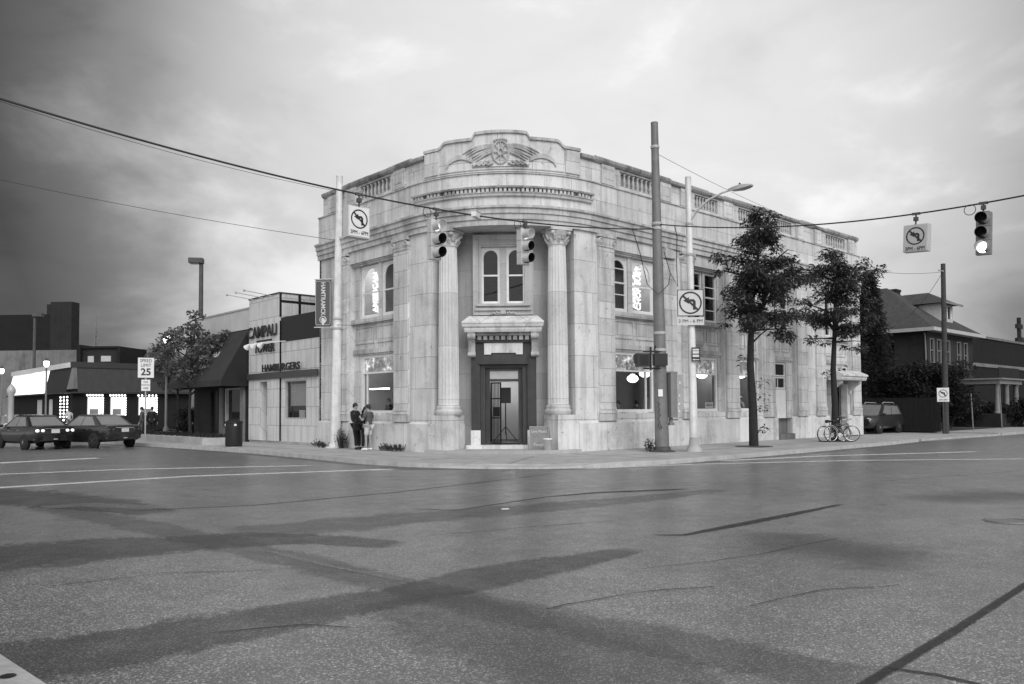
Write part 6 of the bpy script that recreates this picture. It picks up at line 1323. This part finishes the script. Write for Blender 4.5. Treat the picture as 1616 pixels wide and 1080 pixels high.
for a, b in wins:
    f = MB()
    for q in (a, b - .06): f.mbox(MF, q, q + .06, -.12, -.02, 1.2, 2.75)
    f.mbox(MF, a + .06, b - .06, -.12, -.02, 2.69, 2.75); f.mbox(MF, a + .06, b - .06, -.12, -.02, 1.2, 1.26); fo = f.build('window', 'metal_grey', dn)
    g = MB(); g.mbox(MF, a + .03, b - .03, -.09, -.08, 1.22, 2.72); g.build('pane', 'shop_lit', fo)
    g = MB(); g.mbox(MF, a + .2, b - .25, -.07, -.06, 1.28, 1.75); g.build('window_poster', 'cloth_mid', fo)
    for i in range(6): child('bulb', bme_, dn, MF(a + (b - a) * i / 5, .05, 2.84))
    for i in range(8): child('bulb', bme_, dn, MF(b + .04, .05, 2.62 - .19 * i))
for q in (.9, 1.9, 2.9):
    f = MB(); f.mbox(MS, q - .1, q + .1, .001, .10, .3, 2.8); f.build('bulb_strip', 'black', dn)
    for i in range(9): child('bulb', bme_, dn, MS(q, .14, 2.7 - .26 * i))
f = MB(); f.mbox(MS, 6.0, 7.4, -.12, -.06, .8, 2.6); f.build('window', 'inside_white', dn)
f = MB(); f.mbox(MS, 9.5, 11.5, -.12, -.06, .8, 2.6); f.build('window', 'inside_wall', dn)
# far brick block
fb = thing('brick_building', 'tall dark windowless brick building with a stair tower and pale lower wall', 'building', Vector((-46.2, 84.0, 0)), R_(-4))
m = MB(); m.box(-45, 0, 0, 1.2, 8.01, 11.8); m.build('upper_wall', 'brick_black', fb); m = MB(); m.box(-2.3, .02, -.05, 1.3, 8.01, 13.1); m.box(-2.95, -2.301, .3, 1.3, 11.801, 12.9); m.build('stair_tower', 'brick_dark', fb)
m = MB(); m.box(-45, 9, -.2, 3, 0, 8.0); m.build('lower_wall', 'render_grey', fb)
ph = thing('brick_building', 'small brick rooftop block with two small windows behind the diner', 'building', Vector((-42.3, 79.0, 0)), R_(-4))
m = MB(); m.box(0, 3.7, 0, 5, 0, 7.75); m.build('wall', 'brick_dark', ph)
for a, b in ((.55, 1.15), (1.9, 2.9)): f = MB(); f.box(a, b, -.05, .1, 5.9 if b < 1.5 else 6.45, 7.0); f.build('window', 'panel_grey', ph)
m = MB(); m.box(-.4, 0, -.4, 5, 6.3, 8.1); m.box(0, 3.75, -.2, .0, 7.75, 7.95); m.box(3.75, 4.05, -.4, 5, 6.2, 7.9); m.build('parapet', 'brick_black', ph)
lw_ = thing('low_building', 'long pale low building behind the diner and small trees', 'building', Vector((-37.3, 80, 0)), R_(-4)); m = MB(); m.box(0, 16, 0, 8, 0, 6.0); m.build('wall', 'render_grey', lw_); m = MB(); m.box(-.1, 16.1, -.1, 8.1, 6.001, 6.15); m.build('coping', 'metal_grey', lw_)
m = MB(); m.lathe([(.35, 6.1), (.38, 6.5), (.6, 6.7), (.3, 7.0)], (2.4, 2, 0), 10); m.build('roof_vent', 'black', lw_)
t = thing('radio_mast', 'thin lattice mast far behind the small brick rooftop block', 'mast', Vector((-109, 210, 0)))
m = MB()
for k in range(3): a = 2 * math.pi * k / 3; m.tube([(1.6 * math.cos(a), 1.6 * math.sin(a), 0), (.15 * math.cos(a), .15 * math.sin(a), 23.5)], .12, 4)
for z in range(1, 23, 2):
    r = 1.6 - 1.45 * z / 23.5
    for k in range(3): a = 2 * math.pi * k / 3; b = a + 2.09; m.tube([(r * math.cos(a), r * math.sin(a), z), (r * math.cos(b), r * math.sin(b), z + 1)], .07, 4)
m.tube([(0, 0, 23), (0, 0, 27)], .08, 4); m.build('lattice', 'pole_grey', t)
# ------------------------------------------------------------------ right hand side: house, hedge, church
hs = thing('brick_house', 'dark brick house with a wide hip roof, pale dormer and porch', 'house', W(40.3, 1.4, 0), RZ); HX, HY, HZ = 8.9, 9.2, 6.75
m = MB(); wallgrid(m, MF, 0, HX, 0, HZ, 0, [(.45, 1.2, 4.55, 6.2), (1.75, 2.5, 4.55, 6.2), (3.5, 4.2, 4.55, 6.2), (5.6, 6.4, 4.3, 6.2), (7.0, 7.8, 4.3, 6.2)], .12); wallgrid(m, MS, 0, HY, 0, HZ, 0, [(2.2, 3.2, 4.3, 6.0)], .12); m.box(HX - .1, HX, .01, HY, 0, HZ); m.build('wall', 'brick_house', hs)
ov = .65; m = MB(); ap_ = (HX / 2, HY / 2 - .2, 10.5); ap2 = (HX / 2, HY / 2 + .4, 10.5)
m.add([(-ov, -ov, HZ + .05), (HX + ov, -ov, HZ + .05), (HX + ov, HY + ov, HZ + .05), (-ov, HY + ov, HZ + .05), ap_, ap2], [(0, 1, 4), (1, 2, 5, 4), (2, 3, 5), (3, 0, 4, 5), (0, 3, 2, 1)]); m.build('roof', 'roof_shingle', hs)
m = MB()
for x0, x1, y0_, y1_ in ((-ov, HX + ov, -ov, -ov + .12), (-ov, -ov + .12, -ov + .12, HY + ov)): m.box(x0 - .06, x1 + (.06 if x1 > 3 else -.06), y0_ - .06, y1_ - .06, HZ - .14, HZ + .10)
m.build('gutter', 'panel_grey', hs)
m = MB(); m.box(-ov + .1, HX + ov - .1, -ov + .1, -.01, HZ - .12, HZ - .06); m.build('eaves_soffit', 'panel_grey', hs)
m = MB(); m.tube([(-.08, .15, HZ - .2), (-.08, .1, 6.3), (-.06, .05, 2.0)], .05, 6); m.build('downpipe', 'trim_dim', hs)
for a, b, z0_, z1_ in ((.45, 1.2, 4.55, 6.2), (1.75, 2.5, 4.55, 6.2), (3.5, 4.2, 4.55, 6.2), (5.6, 6.4, 4.3, 6.2), (7.0, 7.8, 4.3, 6.2)):
    f = MB()
    for q in (a, b - .09): f.mbox(MF, q, q + .09, -.1, .03, z0_, z1_)
    f.mbox(MF, a + .09, b - .09, -.1, .03, z1_ - .08, z1_); f.mbox(MF, a - .06, b + .06, .031, .1, z0_ - .1, z0_); f.mbox(MF, a + .09, b - .09, -.09, .0, (z0_ + z1_) / 2 - .03, (z0_ + z1_) / 2 + .03); fo = f.build('window', 'trim_dim', hs); g = MB(); g.mbox(MF, a + .05, b - .05, -.08, -.07, z0_, z1_ - .05); g.build('pane', 'glass_dark', fo)
m = MB(); wallgrid(m, lambda a, o, z: (a, .55 - o, z), 4.2, 6.6, 7.3, 8.95, 0, [(4.6, 6.2, 7.9, 8.8)], .1); m.add([(4.2, .55, 7.3), (4.2, 3.0, 7.3), (4.2, 3.0, 8.95), (4.2, .55, 8.95)], [(0, 1, 2, 3)]); m.add([(6.6, .55, 7.3), (6.6, 3.0, 7.3), (6.6, 3.0, 8.95), (6.6, .55, 8.95)], [(0, 1, 2, 3)]); m.build('dormer', 'wood_grey', hs)
m = MB(); m.add([(3.7, .05, 8.96), (7.1, .05, 8.96), (7.1, 3.4, 8.96), (3.7, 3.4, 8.96), (5.4, 1.8, 9.95), (5.4, 3.6, 9.95)], [(0, 1, 4), (1, 2, 5, 4), (3, 0, 4, 5), (0, 3, 2, 1)]); m.build('dormer_roof', 'roof_shingle', hs)
m = MB(); m.box(3.65, 7.15, -.02, .045, 8.86, 9.0); m.build('dormer_gutter', 'trim_dim', hs)
f = MB()
for q in (4.6, 5.35, 6.1): f.box(q, q + .1, .5, .62, 7.9, 8.8)
fo = f.build('window', 'wood_white', hs); g = MB(); g.box(4.65, 6.15, .58, .60, 7.92, 8.78); g.build('pane', 'glass_dark', fo)
m = MB(); m.box(6.6, 7.5, 4.6, 5.5, 8.3, 10.5); m.box(6.55, 7.55, 4.55, 5.55, 10.501, 10.68); m.build('chimney', 'brick_dark', hs)
m = MB(); m.box(4.6, 9.6, -3.0, -.02, 3.05, 3.35); m.box(4.4, 9.8, -3.2, -.01, 3.351, 3.45); m.build('porch_roof', 'trim_dim', hs)
for x in (5.0, 7.0, 9.2): m = MB(); m.lathe([(.24, 1.0), (.24, 1.1), (.19, 1.15), (.16, 2.9), (.22, 3.0), (.22, 3.04)], (x, -2.7, 0), 14); m.build('porch_column', 'trim_dim', hs, auto=40)
m = MB(); m.box(4.6, 9.6, -3.0, -.02, .0, .99); m.build('porch_floor', 'brick_dark', hs)
m = MB(); m.box(4.8, 9.4, -2.9, -2.84, 3.46, 4.2); m.build('balcony_parapet', 'black', hs)
# church-like block with a cross
ch = thing('brick_church', 'long dark brick church with pale stone band and a cross on its roof', 'church', W(56, 4, 0), RZ)
m = MB(); m.box(0, 30, 0, 20, 0, 7.4); m.build('wall', 'brick_black', ch); m = MB(); m.box(-.05, 30, -.08, .0, 4.9, 5.2); m.box(-.08, 0, -.08, 20, 4.9, 5.2); m.build('stone_band', 'render_grey', ch); m = MB(); m.box(-.1, 30, -.12, .3, 7.401, 7.6); m.build('coping', 'render_grey', ch)
m = MB(); m.add([(-.1, .3, 7.6), (30, .3, 7.6), (30, 8, 9.4), (4, 8, 9.4), (-.1, 19, 7.6), (4, 12, 9.4)], [(0, 1, 2, 3), (0, 3, 5, 4)]); m.build('roof', 'metal_grey', ch)
m = MB(); m.box(22.2, 22.6, 1.9, 2.2, 8.0, 10.7); m.box(21.6, 22.199, 1.9, 2.2, 9.55, 10.0); m.box(22.601, 23.2, 1.9, 2.2, 9.55, 10.0); m.lathe([(.5, 7.7), (.4, 8.6)], (22.4, 2.05, 0), 8); m.build('cross', 'brick_dark', ch)
# fence, hedge, evergreen, bushes, lawn
t = thing('board_fence', 'dark board fence between the parked car and the wooden pole', 'fence', W(32.6, 4.6, 0), RZ); m = MB()
def ML2(a, o, z): return (-o, a, z)
for i in range(34):
    a = -6.6 + i * .30; m.box(-.03, .0, a, a + .29, .05, 2.05 + random.uniform(-.03, .03))
m.build('board', 'fence', t); m = MB(); m.box(.001, .06, -6.6, 3.6, .4, .5); m.box(.001, .06, -6.6, 3.6, 1.6, 1.7); m.build('rail', 'fence', t)
m = slab([(32.8, -1.6), (75, -1.9), (75, 3.5), (32.8, 3.5)], ROAD - .05, .05); struct('lawn', m, 'lawn', loc=(KX, KY, 0), rz=RZ)
m = slab([(33.2, -4.95), (75, -5.2), (75, -1.91), (33.2, -1.61)], ROAD - .05, .02); struct('sidewalk', m, 'concrete', loc=(KX, KY, 0), rz=RZ)
kerb(dens([(33.0, -4.9), (75, -5.2)], 2))
m = slab([(23.3, -4.35), (33.1, -4.9), (32.79, 4), (27, 12), (26.9, -.2), (23.3, -.2)], ROAD - .05, -.035); struct('driveway', m, 'concrete', loc=(KX, KY, 0), rz=RZ)
ev = thing('evergreen_tree', 'tall dark evergreen tree rising beside the right end of the bank', 'tree', W(36.3, 3.6), 0)
m = MB(); m.tube([(0, 0, -.1), (0, 0, 10.2)], [.25, .04], 8); m.build('trunk', 'bark', ev)
k = MB()
for i in range(900):
    z = .8 + 9.6 * (i / 900) ** .9; R = 2.4 * (1 - (z / 10.6)) ** .7 * random.uniform(.55, 1.05); a = i * 2.39996; p = Vector((R * math.cos(a), R * math.sin(a), z - .25 * R)); 
    for _ in range(14):
        q = random.random(); c = Vector((0, 0, z + .1)).lerp(p, .35 + .65 * q) + Vector((random.gauss(0, .14), random.gauss(0, .14), random.gauss(0, .12))); d = (Vector((math.cos(a), math.sin(a), -.35)) + Vector((random.gauss(0, .4), random.gauss(0, .4), random.gauss(0, .3)))).normalized() * .26; s = d.orthogonal().normalized() * .05
        k.add([c, c + d * .5 + s, c + d, c + d * .5 - s], [(0, 1, 2, 3)])
k.build('crown', 'leaf_dark', ev, recalc=False)
random.seed(21)
def mound(n, x0, x1, y0, y1, z0, z1, r): return [((random.uniform(x0, x1), random.uniform(y0, y1), random.uniform(z0, z1)), r * random.uniform(.7, 1.2)) for _ in range(n)]
tree('spreading_tree', 'low spreading feathery tree before the brick house, above the board fence', W(37.3, .1), [(0, 0, 0), (0, 0, 1.2), (.1, 0, 2.4), (.2, 0, 3.6)], .12, mound(34, -2.4, 2.4, -1.4, 1.2, 1.7, 3.9, .75), 'leaf_shrub', 'bark', 260, .24, True, .8)
shrub('clipped_hedge', 'long rounded dark hedge in front of the house porch at the right', W(46.5, -1.2), mound(40, -4.5, 7, -.9, .9, .7, 1.7, .85), 'leaf_hedge', 80, .17, 'hedge')
shrub('dark_shrub', 'dark bush under the low spreading tree at the house corner', W(39.0, .2), mound(14, -1.6, 1.6, -.6, .9, .5, 2.6, .7), 'leaf_hedge', 70, .18)
# wooden pole with wires and small sign
t = pole('wooden_pole', 'dark wooden utility pole in front of the brick house', W(31.62, -2.6), 9.6, .17, .12, 'wood_pole', (.1, 0), base=False)
pt = W(31.62, -2.6) + Vector((.08, 0, 9.2))
m = MB(); m.tube([(.07, -.1, 9.2), (-.25, -.25, 9.25)], .03, 6); m.ball((-.27, -.26, 9.25), .06, 6); m.build('insulator', 'metal_grey', t)
cablebetween('service_wire', 'wire from the wooden pole slanting down to the hip roof', pt, W(42, 3.2, 8.0), .25, .012); cablebetween('service_wire', 'wire from the wooden pole running left behind the street trees', pt, W(26.6, .6, 9.4), .25, .010)
t = thing('turn_ban_sign', 'small white no left turn sign beside the wooden pole', 'road sign', W(30.9, -2.75), R_(-24)); m = MB(); m.tube([(0, 0, 0), (0, 0, 2.6)], .03, 6); m.build('post', 'pole_dark', t)
m = MB(); m.box(-.30, .30, -.045, -.035, 1.78, 2.56); m.build('sign_plate', 'sign_white', t); noturn_symbol(t, 0, 2.24, .22, -.047); text(t, '3PM-6PM', .12, (0, -.048, 1.88), sx=.9)
for x, y, h, lab in ((37.4, -2.2, 2.3, 'thin leaning stake on the lawn, left of its pair'), (42.6, -2.3, 2.8, 'thin tall stake on the lawn before the porch')):
    m = MB(); m.tube([(0, 0, 0), (-.08, 0, h)], .04, 6); o = m.build('stake', 'pole_grey', loc=W(x, y)); tag(o, lab, 'stake')
